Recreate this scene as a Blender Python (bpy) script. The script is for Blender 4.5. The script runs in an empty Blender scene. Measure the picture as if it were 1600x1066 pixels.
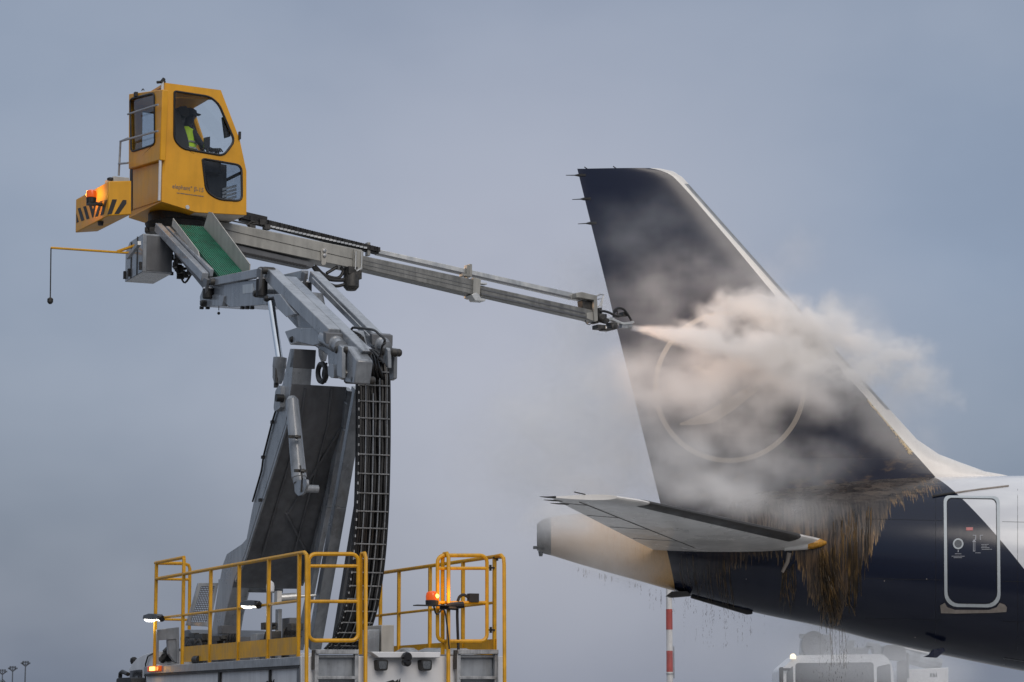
import bpy, bmesh, math, random
from mathutils import Vector as V, Matrix
from mathutils.geometry import tessellate_polygon
random.seed(7)
sc = bpy.context.scene
COL = sc.collection
rad = math.radians

# ------------------------------------------------------------------ camera
F = 4000.0; PITCH = rad(8.38); CAM = V((0, 0, 1.65))
cd = bpy.data.cameras.new('camera'); cam = bpy.data.objects.new('camera', cd); COL.objects.link(cam)
cam.location = CAM; cam.rotation_euler = (rad(90) + PITCH, 0, 0)
cd.sensor_width = 36; cd.lens = F / 1600 * 36; cd.clip_start = 0.5; cd.clip_end = 6000
sc.camera = cam
# ------------------------------------------------------------------ view
sc.view_settings.view_transform = 'Standard'; sc.view_settings.look = 'None'
sc.view_settings.exposure = 0.0; sc.view_settings.gamma = 1.0
sc.cycles.use_denoising = True
sc.cycles.max_bounces = 16; sc.cycles.volume_bounces = 14; sc.cycles.transparent_max_bounces = 12
sc.cycles.volume_max_steps = 256

# ------------------------------------------------------------------ node helper
class NT:
    def __init__(s, t): s.t = t; s.n = t.nodes; s.l = t.links
    def add(s, typ, **kw):
        n = s.n.new(typ)
        for k, v in kw.items(): setattr(n, k, v)
        return n
    def put(s, sock, v):
        if isinstance(v, bpy.types.NodeSocket): s.l.new(v, sock)
        else:
            try: sock.default_value = v
            except Exception: sock.default_value = tuple(v) + (1,)
    def m(s, op, a, b=0.0, c=0.0, clamp=False):
        n = s.add('ShaderNodeMath', operation=op, use_clamp=clamp)
        s.put(n.inputs[0], a)
        if len(n.inputs) > 1: s.put(n.inputs[1], b)
        if len(n.inputs) > 2: s.put(n.inputs[2], c)
        return n.outputs[0]
    def vm(s, op, a, b=(0, 0, 0), out=0, scale=None):
        n = s.add('ShaderNodeVectorMath', operation=op)
        s.put(n.inputs[0], a); s.put(n.inputs[1], b)
        if scale is not None: s.put(n.inputs[3], scale)
        return n.outputs[out]
    def ss(s, x, a, b, lo=0.0, hi=1.0, mode='SMOOTHSTEP'):
        n = s.add('ShaderNodeMapRange', interpolation_type=mode)
        s.put(n.inputs[0], x); s.put(n.inputs[1], a); s.put(n.inputs[2], b); s.put(n.inputs[3], lo); s.put(n.inputs[4], hi)
        return n.outputs[0]
    def noise(s, vec, scale, detail=3, rough=0.55, dist=0.0, col=False, dim='3D'):
        n = s.add('ShaderNodeTexNoise', noise_dimensions=dim)
        if dim == '1D': s.put(n.inputs['W'], vec)
        else: s.put(n.inputs['Vector'], vec)
        n.inputs['Scale'].default_value = scale; n.inputs['Detail'].default_value = detail
        n.inputs['Roughness'].default_value = rough; n.inputs['Distortion'].default_value = dist
        return n.outputs[1 if col else 0]
    def mix(s, f, a, b):
        n = s.add('ShaderNodeMix', data_type='RGBA')
        s.put(n.inputs[0], f); s.put(n.inputs[6], a); s.put(n.inputs[7], b)
        return n.outputs[2]
    def sep(s, v):
        n = s.add('ShaderNodeSeparateXYZ'); s.put(n.inputs[0], v); return n.outputs
    def comb(s, x, y, z):
        n = s.add('ShaderNodeCombineXYZ'); s.put(n.inputs[0], x); s.put(n.inputs[1], y); s.put(n.inputs[2], z); return n.outputs[0]

def srgb(r, g, b):
    f = lambda c: (c / 255 / 12.92) if c <= 10 else ((c / 255 + .055) / 1.055) ** 2.4
    return (f(r), f(g), f(b), 1)

# ------------------------------------------------------------------ world: overcast dusk
SUN_EL, SUN_ROT = rad(34), rad(158)
w = bpy.data.worlds.new('World'); sc.world = w; w.use_nodes = True
t = NT(w.node_tree); t.n.clear()
out = t.add('ShaderNodeOutputWorld'); bg = t.add('ShaderNodeBackground'); t.l.new(bg.outputs[0], out.inputs[0])
sky = t.add('ShaderNodeTexSky', sky_type='NISHITA'); sky.sun_disc = False
sky.sun_elevation = SUN_EL; sky.sun_rotation = SUN_ROT; sky.air_density = 1.2; sky.dust_density = 3.0
tc = t.add('ShaderNodeTexCoord'); dirv = t.vm('NORMALIZE', tc.outputs['Generated'])
dx, dy, dz = t.sep(dirv)
def lobe(px, py, sx, sy):            # a bright or dark bank of cloud round one compass bearing
    az = t.m('ARCTAN2', dx, dy)
    a = t.m('DIVIDE', t.m('SUBTRACT', az, (px - 800) / F), sx / F)
    e = t.m('DIVIDE', t.m('SUBTRACT', dz, (1122 - py) / F), sy / F)
    q = t.m('ADD', t.m('MULTIPLY', a, a), t.m('MULTIPLY', e, e))
    return t.m('EXPONENT', t.m('MULTIPLY', q, -1.0))
cl = t.noise(t.vm('MULTIPLY', dirv, (6, 6, 10)), 1.0, 4, .5)
base = t.mix(t.ss(dz, -.02, .26), srgb(114, 123, 141), srgb(137, 150, 171))
base = t.mix(t.ss(dz, .24, .8), base, srgb(226, 232, 242))
base = t.mix(t.m('MULTIPLY', lobe(780, 560, 560, 520), .9), base, srgb(180, 182, 197))
base = t.mix(t.m('MULTIPLY', lobe(1560, 420, 330, 260), .45), base, srgb(144, 162, 189))
base = t.mix(t.m('MULTIPLY', lobe(1620, 700, 200, 160), .5), base, srgb(122, 138, 161))
base = t.mix(t.m('MULTIPLY', lobe(60, 1060, 520, 330), .55), base, srgb(104, 116, 136))
base = t.mix(t.m('MULTIPLY', lobe(200, 480, 420, 330), .35), base, srgb(152, 165, 186))
base = t.mix(t.m('MULTIPLY', lobe(100, 0, 420, 200), .4), base, srgb(134, 147, 168))
base = t.mix(t.m('MULTIPLY', lobe(880, 700, 260, 300), .35), base, srgb(190, 190, 200))
base = t.mix(t.ss(cl, .42, .66, 0, .18), base, srgb(184, 190, 204))
base = t.mix(t.ss(cl, .52, .32, 0, .16), base, srgb(112, 124, 148))
skyc = t.vm('SCALE', sky.outputs[0], scale=0.012)
t.put(bg.inputs[0], t.vm('ADD', base, skyc)); bg.inputs[1].default_value = 0.91

sl = bpy.data.lights.new('sun', 'SUN'); sl.energy = 1.25; sl.angle = rad(35); sl.color = (1, .91, .82)
so = bpy.data.objects.new('sun', sl); COL.objects.link(so); so.location = (20, -20, 40)
sd = V((math.sin(SUN_ROT) * math.cos(SUN_EL), math.cos(SUN_ROT) * math.cos(SUN_EL), math.sin(SUN_EL)))
so.rotation_euler = sd.to_track_quat('Z', 'Y').to_euler()

# ------------------------------------------------------------------ materials
def mat(name, col, rough=.5, metal=0.0, coat=0.0, vary=0.12, nscale=3.0, bump=0.0, trans=0.0, emit=None, estr=0.0, build=None, spec=.5):
    m = bpy.data.materials.new(name); m.use_nodes = True
    k = NT(m.node_tree); p = m.node_tree.nodes['Principled BSDF']
    c = tuple(col[:3]) + (1,)
    tc = k.add('ShaderNodeTexCoord'); o = tc.outputs['Object']
    colr = c
    if vary:
        n1 = k.noise(o, nscale, 5, .62)
        n2 = k.noise(k.vm('MULTIPLY', o, (1, 1, .12)), nscale * 5, 3, .6)
        f = k.m('ADD', k.m('MULTIPLY', n1, .6), k.m('MULTIPLY', n2, .4))
        dk = tuple(x * (1 - 1.6 * vary) for x in c[:3]) + (1,); lt = tuple(min(1, x * (1 + vary)) for x in c[:3]) + (1,)
        colr = k.mix(k.ss(f, .32, .66), dk, lt)
        k.put(p.inputs['Roughness'], k.ss(n1, .3, .7, max(0, rough - .08), min(1, rough + .12)))
    else: p.inputs['Roughness'].default_value = rough
    if build: colr = build(k, o, colr, p)
    k.put(p.inputs['Base Color'], colr)
    p.inputs['Metallic'].default_value = metal; p.inputs['Coat Weight'].default_value = coat
    p.inputs['Coat Roughness'].default_value = .08; p.inputs['Specular IOR Level'].default_value = spec
    if trans: p.inputs['Transmission Weight'].default_value = trans; p.inputs['IOR'].default_value = 1.05
    if emit: p.inputs['Emission Color'].default_value = tuple(emit[:3]) + (1,); p.inputs['Emission Strength'].default_value = estr
    if bump:
        b = k.add('ShaderNodeBump'); b.inputs['Strength'].default_value = bump; b.inputs['Distance'].default_value = .02
        k.l.new(k.noise(o, nscale * 6, 4), b.inputs['Height']); k.l.new(b.outputs[0], p.inputs['Normal'])
    return m

def glass_mat(name, tint, alpha=.75):
    m = bpy.data.materials.new(name); m.use_nodes = True
    k = NT(m.node_tree); k.n.clear()
    o = k.add('ShaderNodeOutputMaterial'); tr = k.add('ShaderNodeBsdfTransparent'); gl = k.add('ShaderNodeBsdfGlossy')
    tr.inputs[0].default_value = tint; gl.inputs['Roughness'].default_value = .03; gl.inputs[0].default_value = (.8, .85, .9, 1)
    fr = k.add('ShaderNodeFresnel'); fr.inputs[0].default_value = 1.45
    ge = k.add('ShaderNodeNewGeometry'); mx = k.add('ShaderNodeMixShader'); k.l.new(k.m('MULTIPLY', fr.outputs[0], k.m('SUBTRACT', 1.0, ge.outputs['Backfacing'])), mx.inputs[0]); k.l.new(tr.outputs[0], mx.inputs[1]); k.l.new(gl.outputs[0], mx.inputs[2])
    k.l.new(mx.outputs[0], o.inputs[0]); return m

M = {}
M['yellow'] = mat('yellow_paint', (.66, .31, .002), .42, coat=.08, vary=.09, nscale=1.6)
M['rail'] = mat('rail_yellow_paint', (.62, .31, .004), .42, vary=.14, nscale=6)
M['black'] = mat('black_rubber', (.012, .012, .013), .55, vary=.2)
M['blackgloss'] = mat('black_gloss', (.01, .01, .012), .22, vary=.1)
M['grey'] = mat('grey_paint', (.235, .255, .28), .30, coat=.45, vary=.24, nscale=2.2)
M['darkgrey'] = mat('dark_grey_paint', (.11, .115, .125), .42, vary=.16, nscale=2)
M['beige'] = mat('grey_beige_panel', (.40, .385, .35), .45, vary=.12, nscale=1.5)
M['steel'] = mat('galvanised_steel', (.36, .37, .38), .42, metal=.6, vary=.2, nscale=9)
M['chrome'] = mat('chrome_rod', (.72, .75, .78), .12, metal=1, vary=.05)
M['silver'] = mat('bare_aluminium', (.62, .62, .60), .35, metal=.8, vary=.12)
M['white'] = mat('white_paint', (.66, .67, .69), .42, coat=.2, vary=.07, nscale=1.2)
M['dirtywhite'] = mat('dusty_white_panel', (.60, .60, .61), .5, vary=.12, nscale=1.4)
M['green'] = mat('green_tread', (.018, .16, .092), .5, vary=.25, nscale=4)
M['floor_beige'] = mat('beige_underside', (.66, .60, .52), .5, vary=.1)
M['machinery'] = mat('greasy_machinery', (.05, .048, .045), .5, metal=.3, vary=.4, nscale=12)
M['glass'] = glass_mat('cab_glass', (.96, .975, .98, 1))
M['darkglass'] = glass_mat('tinted_glass', (.66, .70, .74, 1))
M['amber'] = mat('amber_lens', (.8, .10, .01), .2, vary=0, emit=(1, .16, .01), estr=.2)
M['amberhot'] = mat('amber_lamp', (1, .5, .1), .25, vary=0, emit=(1, .52, .10), estr=4)
M['lamp'] = mat('lit_lamp_lens', (1, 1, 1), .25, vary=0, emit=(1, .98, .92), estr=4)
M['warmlamp'] = mat('warm_lamp_lens', (1, .9, .7), .25, vary=0, emit=(1, .82, .55), estr=1.5)
M['lens'] = mat('unlit_lamp_lens', (.10, .11, .12), .15, vary=.3, nscale=60)
M['seat'] = mat('dark_seat_fabric', (.03, .032, .036), .8, vary=.2)
M['interior'] = mat('cab_interior', (.07, .07, .075), .6, vary=.2)

# ------------------------------------------------------------------ pixel -> point on a real plane in the place
cp, sp = math.cos(PITCH), math.sin(PITCH)
def ray(px, py):
    x = (px - 800) / F; y = (533 - py) / F
    return V((x, cp - sp * y, sp + cp * y))
def on_plane(px, py, p0, n):
    D = ray(px, py); return CAM + D * ((p0 - CAM).dot(n) / D.dot(n))
def on_y(px, py, Y): return on_plane(px, py, V((0, Y, 0)), V((0, 1, 0)))
Z1 = lambda x, y: (60 + x / 2.8056, 100 + y / 2.8056)
Z1b = lambda x, y: (190 + x / 4.633, 120 + y / 4.633)
Z2 = lambda x, y: (180 + x / 5.33, 320 + y / 5.33)
Z3 = lambda x, y: (320 + x / 4.1, 320 + y / 4.1)
Z4 = lambda x, y: (560 + x / 3.5556, 370 + y / 3.5556)
Z4b = lambda x, y: (880 + x / 11.43, 440 + y / 11.43)
Z5 = lambda x, y: (380 + x / 4.1, 540 + y / 4.1)
Z6 = lambda x, y: (170 + x / 3.727, 780 + y / 3.727)
Z6b = lambda x, y: (230 + x / 6.4, 900 + y / 6.4)
Z7 = lambda x, y: (440 + x / 3.727, 780 + y / 3.727)
Z8 = lambda x, y: (480 + x / 8.2, 490 + y / 8.2)
Z9 = lambda x, y: (480 + x / 5.0, 1000 + y / 5.0)
A3 = lambda x, y: (820 + x / 3.077, 720 + y / 3.077)
A4 = lambda x, y: (1200 + x / 3.08, 720 + y / 3.08)
A7 = lambda x, y: (1440 + x / 4.845, 750 + y / 4.845)

# ------------------------------------------------------------------ mesh builder
OFF = {}
class MB:
    def __init__(s): s.v = []; s.f = []; s.mi = []
    def face(s, idx, mi=0): s.f.append(list(idx)); s.mi.append(mi)
    def prism(s, poly, vec, mi=0, mi_side=None):
        n = len(poly); b = len(s.v); vec = V(vec)
        s.v += [V(p) for p in poly] + [V(p) + vec for p in poly]
        tris = tessellate_polygon([[V(p) for p in poly]])
        if n == 4: s.face([b + i for i in range(4)][::-1], mi); s.face([b + 4 + i for i in range(4)], mi)
        else:
            for a, c, d in tris: s.face((b + a, b + c, b + d), mi); s.face((b + n + d, b + n + c, b + n + a), mi)
        for i in range(n):
            j = (i + 1) % n; s.face((b + i, b + j, b + n + j, b + n + i), mi if mi_side is None else mi_side)
        return s
    def panel(s, outer, holes, vec, mi=0):
        loops = [[V(p) for p in outer]] + [[V(p) for p in h] for h in holes]
        flat = [p for L in loops for p in L]; n = len(flat); b = len(s.v); vec = V(vec)
        s.v += flat + [p + vec for p in flat]
        for a, c, d in tessellate_polygon(loops): s.face((b + a, b + c, b + d), mi); s.face((b + n + d, b + n + c, b + n + a), mi)
        k = 0
        for L in loops:
            for i in range(len(L)):
                j = (i + 1) % len(L); s.face((b + k + i, b + k + j, b + n + k + j, b + n + k + i), mi)
            k += len(L)
        return s
    def box(s, o, ax, ay, az, mi=0):
        o, ax, ay, az = V(o), V(ax), V(ay), V(az)
        return s.prism([o, o + ax, o + ax + ay, o + ay], az, mi)
    def cbox(s, c, ax, ay, az, mi=0):
        c, ax, ay, az = V(c), V(ax), V(ay), V(az)
        return s.box(c - (ax + ay + az) / 2, ax, ay, az, mi)
    def tube(s, pts, r, n=8, mi=0, closed=False, caps=True):
        pts = [V(p) for p in pts]; m = len(pts); b = len(s.v)
        rr = r if isinstance(r, (list, tuple)) else [r] * m
        up = None
        for i, p in enumerate(pts):
            if closed: tn = pts[(i + 1) % m] - pts[i - 1]
            else: tn = pts[min(i + 1, m - 1)] - pts[max(i - 1, 0)]
            if tn.length < 1e-9: tn = V((0, 0, 1))
            tn.normalize()
            if up is None:
                up = V((0, 0, 1)) if abs(tn.z) < .9 else V((1, 0, 0))
            up = (up - tn * up.dot(tn))
            if up.length < 1e-5: up = tn.orthogonal()
            up.normalize(); sd = tn.cross(up)
            for k in range(n):
                a = 2 * math.pi * k / n; s.v.append(p + (up * math.cos(a) + sd * math.sin(a)) * rr[i])
        for i in range(m if closed else m - 1):
            j = (i + 1) % m
            for k in range(n):
                l = (k + 1) % n; s.face((b + i * n + k, b + i * n + l, b + j * n + l, b + j * n + k), mi)
        if not closed and caps:
            s.face([b + k for k in range(n)][::-1], mi); s.face([b + (m - 1) * n + k for k in range(n)], mi)
        return s
    def lathe(s, p, ax, prof, n=20, mi=0):
        p, ax = V(p), V(ax).normalized(); u = ax.orthogonal().normalized(); w_ = ax.cross(u); b = len(s.v)
        for h, r in prof:
            for k in range(n):
                a = 2 * math.pi * k / n; s.v.append(p + ax * h + (u * math.cos(a) + w_ * math.sin(a)) * max(r, 1e-4))
        for i in range(len(prof) - 1):
            for k in range(n):
                l = (k + 1) % n; s.face((b + i * n + k, b + i * n + l, b + (i + 1) * n + l, b + (i + 1) * n + k), mi)
        s.face([b + k for k in range(n)][::-1], mi); s.face([b + (len(prof) - 1) * n + k for k in range(n)], mi)
        return s
    def grid(s, rows, closed=False, mi=0, caps=False):
        b = len(s.v); m = len(rows[0])
        for r in rows: s.v += [V(p) for p in r]
        for i in range(len(rows) - 1):
            for k in range(m if closed else m - 1):
                l = (k + 1) % m; s.face((b + i * m + k, b + i * m + l, b + (i + 1) * m + l, b + (i + 1) * m + k), mi)
        if caps:
            s.face([b + k for k in range(m)][::-1], mi); s.face([b + (len(rows) - 1) * m + k for k in range(m)], mi)
        return s
    def build(s, name, mats, parent=None, label=None, bevel=0.0, smooth=32, fix=True):
        off = OFF.get(parent.name, V((0, 0, 0))) if parent else V((0, 0, 0))
        me = bpy.data.meshes.new(name)
        me.from_pydata([tuple(p - off) for p in s.v], [], s.f)
        if not isinstance(mats, (list, tuple)): mats = [mats]
        for m_ in mats: me.materials.append(m_)
        me.polygons.foreach_set('material_index', s.mi)
        if fix:
            bm = bmesh.new(); bm.from_mesh(me); bmesh.ops.recalc_face_normals(bm, faces=bm.faces[:]); bm.to_mesh(me); bm.free()
        me.polygons.foreach_set('use_smooth', [True] * len(me.polygons))
        me.set_sharp_from_angle(angle=rad(smooth)); me.update()
        o = bpy.data.objects.new(name, me); COL.objects.link(o)
        if parent: o.parent = parent; OFF[o.name] = off
        if label: o['label'] = label
        if bevel:
            b = o.modifiers.new('bevel', 'BEVEL'); b.width = bevel; b.segments = 2; b.limit_method = 'ANGLE'; b.angle_limit = rad(40)
        return o

def thing(name, loc, label, cat, group=None):
    o = bpy.data.objects.new(name, None); COL.objects.link(o); o.location = V(loc); o['label'] = label; o['category'] = cat
    o.empty_display_size = .2
    if group: o['group'] = group
    OFF[o.name] = V(loc); return o
def tag(o, label, cat, group=None, kind=None):
    o['label'] = label; o['category'] = cat
    if group: o['group'] = group
    if kind: o['kind'] = kind
    return o
def rrect(x0, y0, x1, y1, r, n=5):
    out = []
    for cx, cy, a0 in ((x1 - r, y0 + r, -90), (x1 - r, y1 - r, 0), (x0 + r, y1 - r, 90), (x0 + r, y0 + r, 180)):
        for i in range(n + 1):
            a = rad(a0 + 90 * i / n); out.append((cx + r * math.cos(a), cy + r * math.sin(a)))
    return out
def roundpoly(pts, r, n=4):
    out = []; m = len(pts)
    for i in range(m):
        p0, p1, p2 = (V(pts[i - 1] + (0,)), V(pts[i] + (0,)), V(pts[(i + 1) % m] + (0,)))
        a = (p0 - p1); b = (p2 - p1); d = min(r, a.length * .45, b.length * .45)
        A = p1 + a.normalized() * d; B = p1 + b.normalized() * d
        for k in range(n + 1):
            s_ = k / n; q = A * (1 - s_) ** 2 + p1 * 2 * s_ * (1 - s_) + B * s_ ** 2; out.append((q.x, q.y))
    return out
def spline(pts, n=6):
    pts = [V(p) for p in pts]; out = []
    for i in range(len(pts) - 1):
        p0 = pts[max(i - 1, 0)]; p1 = pts[i]; p2 = pts[i + 1]; p3 = pts[min(i + 2, len(pts) - 1)]
        for k in range(n):
            u = k / n
            out.append(.5 * ((2 * p1) + (p2 - p0) * u + (2 * p0 - 5 * p1 + 4 * p2 - p3) * u * u + (3 * p1 - p0 - 3 * p2 + p3) * u ** 3))
    out.append(pts[-1]); return out
def text_mesh(body, size):
    c = bpy.data.curves.new('lettering', 'FONT'); c.body = body; c.size = size; c.extrude = .0015
    o = bpy.data.objects.new('lettering', c); COL.objects.link(o)
    bpy.context.view_layer.update(); dg = bpy.context.evaluated_depsgraph_get()
    me = bpy.data.meshes.new_from_object(o.evaluated_get(dg)); bpy.data.objects.remove(o); return me
def put_text(body, size, P, ux, uz, m, parent, name='lettering'):
    """lettering lying on a plane: P = lower left, ux = reading direction, uz = up"""
    me = text_mesh(body, size); ux = V(ux).normalized(); uz = V(uz).normalized(); nn = ux.cross(uz)
    off = OFF.get(parent.name, V((0, 0, 0)))
    for v in me.vertices: v.co = V(P) - off + ux * v.co.x + uz * v.co.y + nn * v.co.z
    me.materials.clear(); me.materials.append(m)
    o = bpy.data.objects.new(name, me); COL.objects.link(o); o.parent = parent; OFF[o.name] = off; return o
# ================================================================== SETTING
def asphalt_build(k, o, c, p):
    n = k.noise(o, 0.05, 4); g = k.noise(o, 22, 3)
    wet = k.ss(n, .45, .6)
    k.put(p.inputs['Roughness'], k.ss(wet, 0, 1, .75, .3))
    return k.mix(k.m('MULTIPLY', wet, .5), k.mix(g, (.085, .085, .085, 1), (.13, .129, .127, 1)), (.05, .05, .052, 1))
M['asphalt'] = mat('apron_asphalt', (.05, .05, .052), .6, vary=0, build=asphalt_build)
g = MB(); N = 24
g.prism([(1600 * math.cos(2 * math.pi * i / 40), 1200 + 1600 * math.sin(2 * math.pi * i / 40), -.3) for i in range(40)], (0, 0, .3))
ground = g.build('ground', M['asphalt']); ground['kind'] = 'structure'

M['concrete'] = mat('bounce_pad_concrete', (.30, .30, .295), .65, vary=.2, nscale=.25)
b = MB(); b.box((-14, 38.5, .0), (70, 0, 0), (0, 60, 0), (0, 0, .006)); bounce_pad = b.build('apron', M['concrete']); bounce_pad['kind'] = 'structure'  # pale slab out of view, added to bounce light up under the tailplane
# ================================================================== DE-ICING TRUCK
TO = on_y(468, 1026, 29.4)                     # rear left corner of the deck
TH = rad(23.8)
d = V((-math.sin(TH), math.cos(TH), 0)); r = V((math.cos(TH), math.sin(TH), 0)); up = V((0, 0, 1))
DZ = TO.z
def T(px, py, v): return on_plane(px, py, TO + r * v, r)
def TR(px, py, u=0.0): return on_plane(px, py, TO + d * u, d)
def uvz(u, v, z): return V((TO.x, TO.y, 0)) + d * u + r * v + up * z
def uof(p): return (p - TO).dot(d)
truck = thing('deicing_truck', uvz(4, 1.25, 0), 'white de-icing truck with yellow rails, grey folding boom and raised yellow operator cab', 'truck')
def zs(Z, pts): return [Z(*p) for p in pts]
def prismT(pts, v0, v1, name, m, parent=truck, bevel=.008, mi_side=None, **k):
    b = MB().prism([T(x, y, v0) for x, y in pts], r * (v1 - v0), 0, mi_side); return b.build(name, m, parent, bevel=bevel, **k)
def beam(mb, P, Q, wv, h, mi=0):
    P, Q = V(P), V(Q); ax = (Q - P).normalized(); pr = V(wv).normalized().cross(ax).normalized() * h / 2
    return mb.prism([P - pr, P + pr, Q + pr, Q - pr], wv, mi)

U1 = uof(T(*Z6(215, 985), 0)); UF = U1 + .1   # front end of the body
# ---- body
b = MB(); b.box(uvz(.05, .03, .95), d * (UF - .1), r * 2.44, up * (DZ - .10 - .95))
body = b.build('body', M['dirtywhite'], truck, bevel=.012)
b = MB(); b.box(uvz(0, 0, DZ - .10), d * UF, r * 2.5, up * .10); b.build('deck_edge', M['steel'], truck, bevel=.006)
# panel seams, hinges and strips of the left side
b = MB()
for x in (645, 935, 640):
    u = uof(T(*Z6(x, 1030), 0)); b.box(uvz(u, -.004, .95), d * .025, r * .03, up * (DZ - 1.06))
b.box(uvz(.02, -.004, DZ - .13), d * (UF - .05), r * .03, up * .026)
b.build('panel_seam', M['black'], body)
b = MB(); u = uof(T(*Z6(1108, 1000), 0))
b.box(uvz(.0, .002, .95), d * .10, r * .04, up * (DZ - 1.06)); b.build('corner_strip', M['darkgrey'], body, bevel=.004)
b = MB(); u = uof(T(*Z6(510, 940), 0)); b.tube([uvz(u, .05, DZ + .05), uvz(u + .22, .05, DZ + .05)], .055, 12); b.cbox(uvz(u + .1, .05, DZ + .01), d * .3, r * .06, up * .03)
b.build('deck_fitting', M['black'], truck)
# ---- rear face: white wall, awning plate, lamps, ladders
b = MB(); b.prism([TR(x, y, -.012) for x, y in zs(Z7, [(112, 915), (1290, 915), (1300, 1500), (112, 1500)])], d * .05)
rear = b.build('rear_wall', M['white'], truck, bevel=.006)
b = MB(); A = [TR(*Z7(x, y), -.02) for x, y in [(500, 890), (905, 893), (900, 925), (545, 925)]]
b.prism([A[0] - d * .12, A[1] - d * .12, A[2] - d * .12, A[3] - d * .12], d * .16); b.build('rear_ledge', M['white'], rear, bevel=.008)
for cx, cy in ((590, 965), (846, 965)):
    b = MB(); b.prism([TR(*Z7(x, y), -.13) for x, y in roundpoly([(cx - 34, cy - 30), (cx + 32, cy - 30), (cx + 28, cy + 34), (cx - 28, cy + 34)], 16)], d * .12)
    lp = b.build('work_lamp', M['black'], truck, bevel=.006)
    b = MB(); b.prism([TR(*Z7(x, y), -.14) for x, y in roundpoly([(cx - 25, cy - 21), (cx + 23, cy - 21), (cx + 20, cy + 24), (cx - 20, cy + 24)], 10)], d * .03); b.build('lens', M['lens'], lp)
b = MB(); c = TR(*Z7(722, 920), -.16); b.lathe(c, -d, [(0, .055), (.05, .06), (.08, .05)], 14); b.lathe(c - up * .06 + d * .02, -d, [(0, .045), (.08, .05), (.1, .03)], 14); b.build('rear_camera', M['blackgloss'], truck)
b = MB()
for x0, x1 in ((205, 425), (1010, 1245)):
    tp = [TR(*Z7(x0 + 15, 892), -.06), TR(*Z7(x1 - 12, 892), -.06)]
    pass
for (x0, x1) in ((196, 428), (1022, 1240)):
    b = MB()
    for x in (x0, x1): 
        P = TR(*Z7(x, 895), -.05); beam(b, P, P - up * 1.7, -d * .06, .045)
    for y in (1040, 1165, 1290):
        P, Q = TR(*Z7(x0, y), -.05), TR(*Z7(x1, y), -.05); b.cbox((P + Q) / 2 - d * .03, Q - P, d * .07, up * .035)
    P, Q = TR(*Z7(x0 - 10, 890), -.05), TR(*Z7(x1 + 6, 890), -.05); b.cbox((P + Q) / 2 - d * .03, Q - P, d * .12, up * .05)
    P, Q = TR(*Z7(x0 + 6, 915), -.05), TR(*Z7(x1, 915), -.05); b.cbox((P + Q) / 2, Q - P, d * .05, up * .03)
    ld = b.build('ladder', M['steel'], truck, bevel=.003)
    b = MB(); b.prism([TR(*Z7(x, y), -.02) for x, y in ((x0 + 8, 925), (x1 - 8, 925), (x1 - 8, 1500), (x0 + 8, 1500))], d * .008); b.build('tread_plate', M['grey'], ld)
    for x in (x0 - 8, x1 + 2):
        b = MB(); b.cbox(TR(*Z7(x, 935), -.06), r * .04, d * .06, up * .22); b.build('hinge_bracket', M['machinery'], ld, bevel=.004)
# marking at the bottom of the rear wall: the tips of a dark emblem
b = MB()
for poly in ([(605, 1066), (650, 1052), (660, 1062), (680, 1048), (678, 1066), (692, 1042), (690, 1090), (640, 1090)],):
    b.prism([TR(*Z7(x, y), -.017) for x, y in poly], d * .004)
b.build('emblem', M['black'], rear)
b = MB()
for poly in ([(912, 1066), (922, 1058), (930, 1070), (946, 1055), (950, 1066), (962, 1048), (958, 1090), (920, 1090)],):
    b.prism([T(*Z6(x, y), .024) for x, y in poly], r * .008)
b.build('emblem', M['black'], body)
# tank lids and box on the deck
for x, rr in ((735, .20), (885, .30), (1030, .28)):
    P = on_plane(*Z7(x, 880), uvz(0, 1.6, 0), r) ; P = TR(*Z7(x, 885), .6)
    P.z = DZ; b = MB(); b.lathe(P, up, [(0, rr), (.05, rr), (.08, rr * .8), (.13, rr * .35)], 20); b.build('tank_lid', M['steel'], truck)
b = MB(); P = TR(*Z7(580, 880), 1.2); Q = TR(*Z7(655, 880), 1.2); b.box(V((P.x, P.y, DZ)), Q - P, d * .6, up * .42); b.build('deck_box', M['beige'], truck, bevel=.01)
b = MB(); P = TR(*Z7(500, 880), 1.15); Q = TR(*Z7(570, 880), 1.15); b.box(V((P.x, P.y, DZ)), Q - P, d * .3, up * .36); b.build('deck_box', M['grey'], truck, bevel=.01)

# ---- guard rails
def rail(mb, pts, rr=.021, n=8): mb.tube(pts, rr, n)
v = .04
b = MB()
rail(b, [T(*Z6(275, 465), v), T(*Z6(1110, 315), v), T(*Z6(1140, 311), v), T(*Z6(1152, 325), v)] + [T(*Z6(1153, 360), v), T(*Z6(1150, 1500), v)], .0235)
rail(b, [T(*Z6(300, 692), v), T(*Z6(1100, 593), v)], .017)
gr = b.build('guard_rail', M['rail'], truck)
for (xt, yt, xb, yb) in ((595, 412, 588, 945), (760, 382, 752, 935), (933, 350, 928, 918), (1110, 318, 1103, 908), (438, 345, 430, 955), (278, 372, 268, 972)):
    b = MB(); P, Q = T(*Z6(xt, yt), v), T(*Z6(xb, yb), v); Q = V((P.x, P.y, DZ)); b.cbox((P + Q) / 2, d * .042, r * .042, up * (P.z - Q.z)); b.build('post', M['rail'], gr, bevel=.006)
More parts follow.
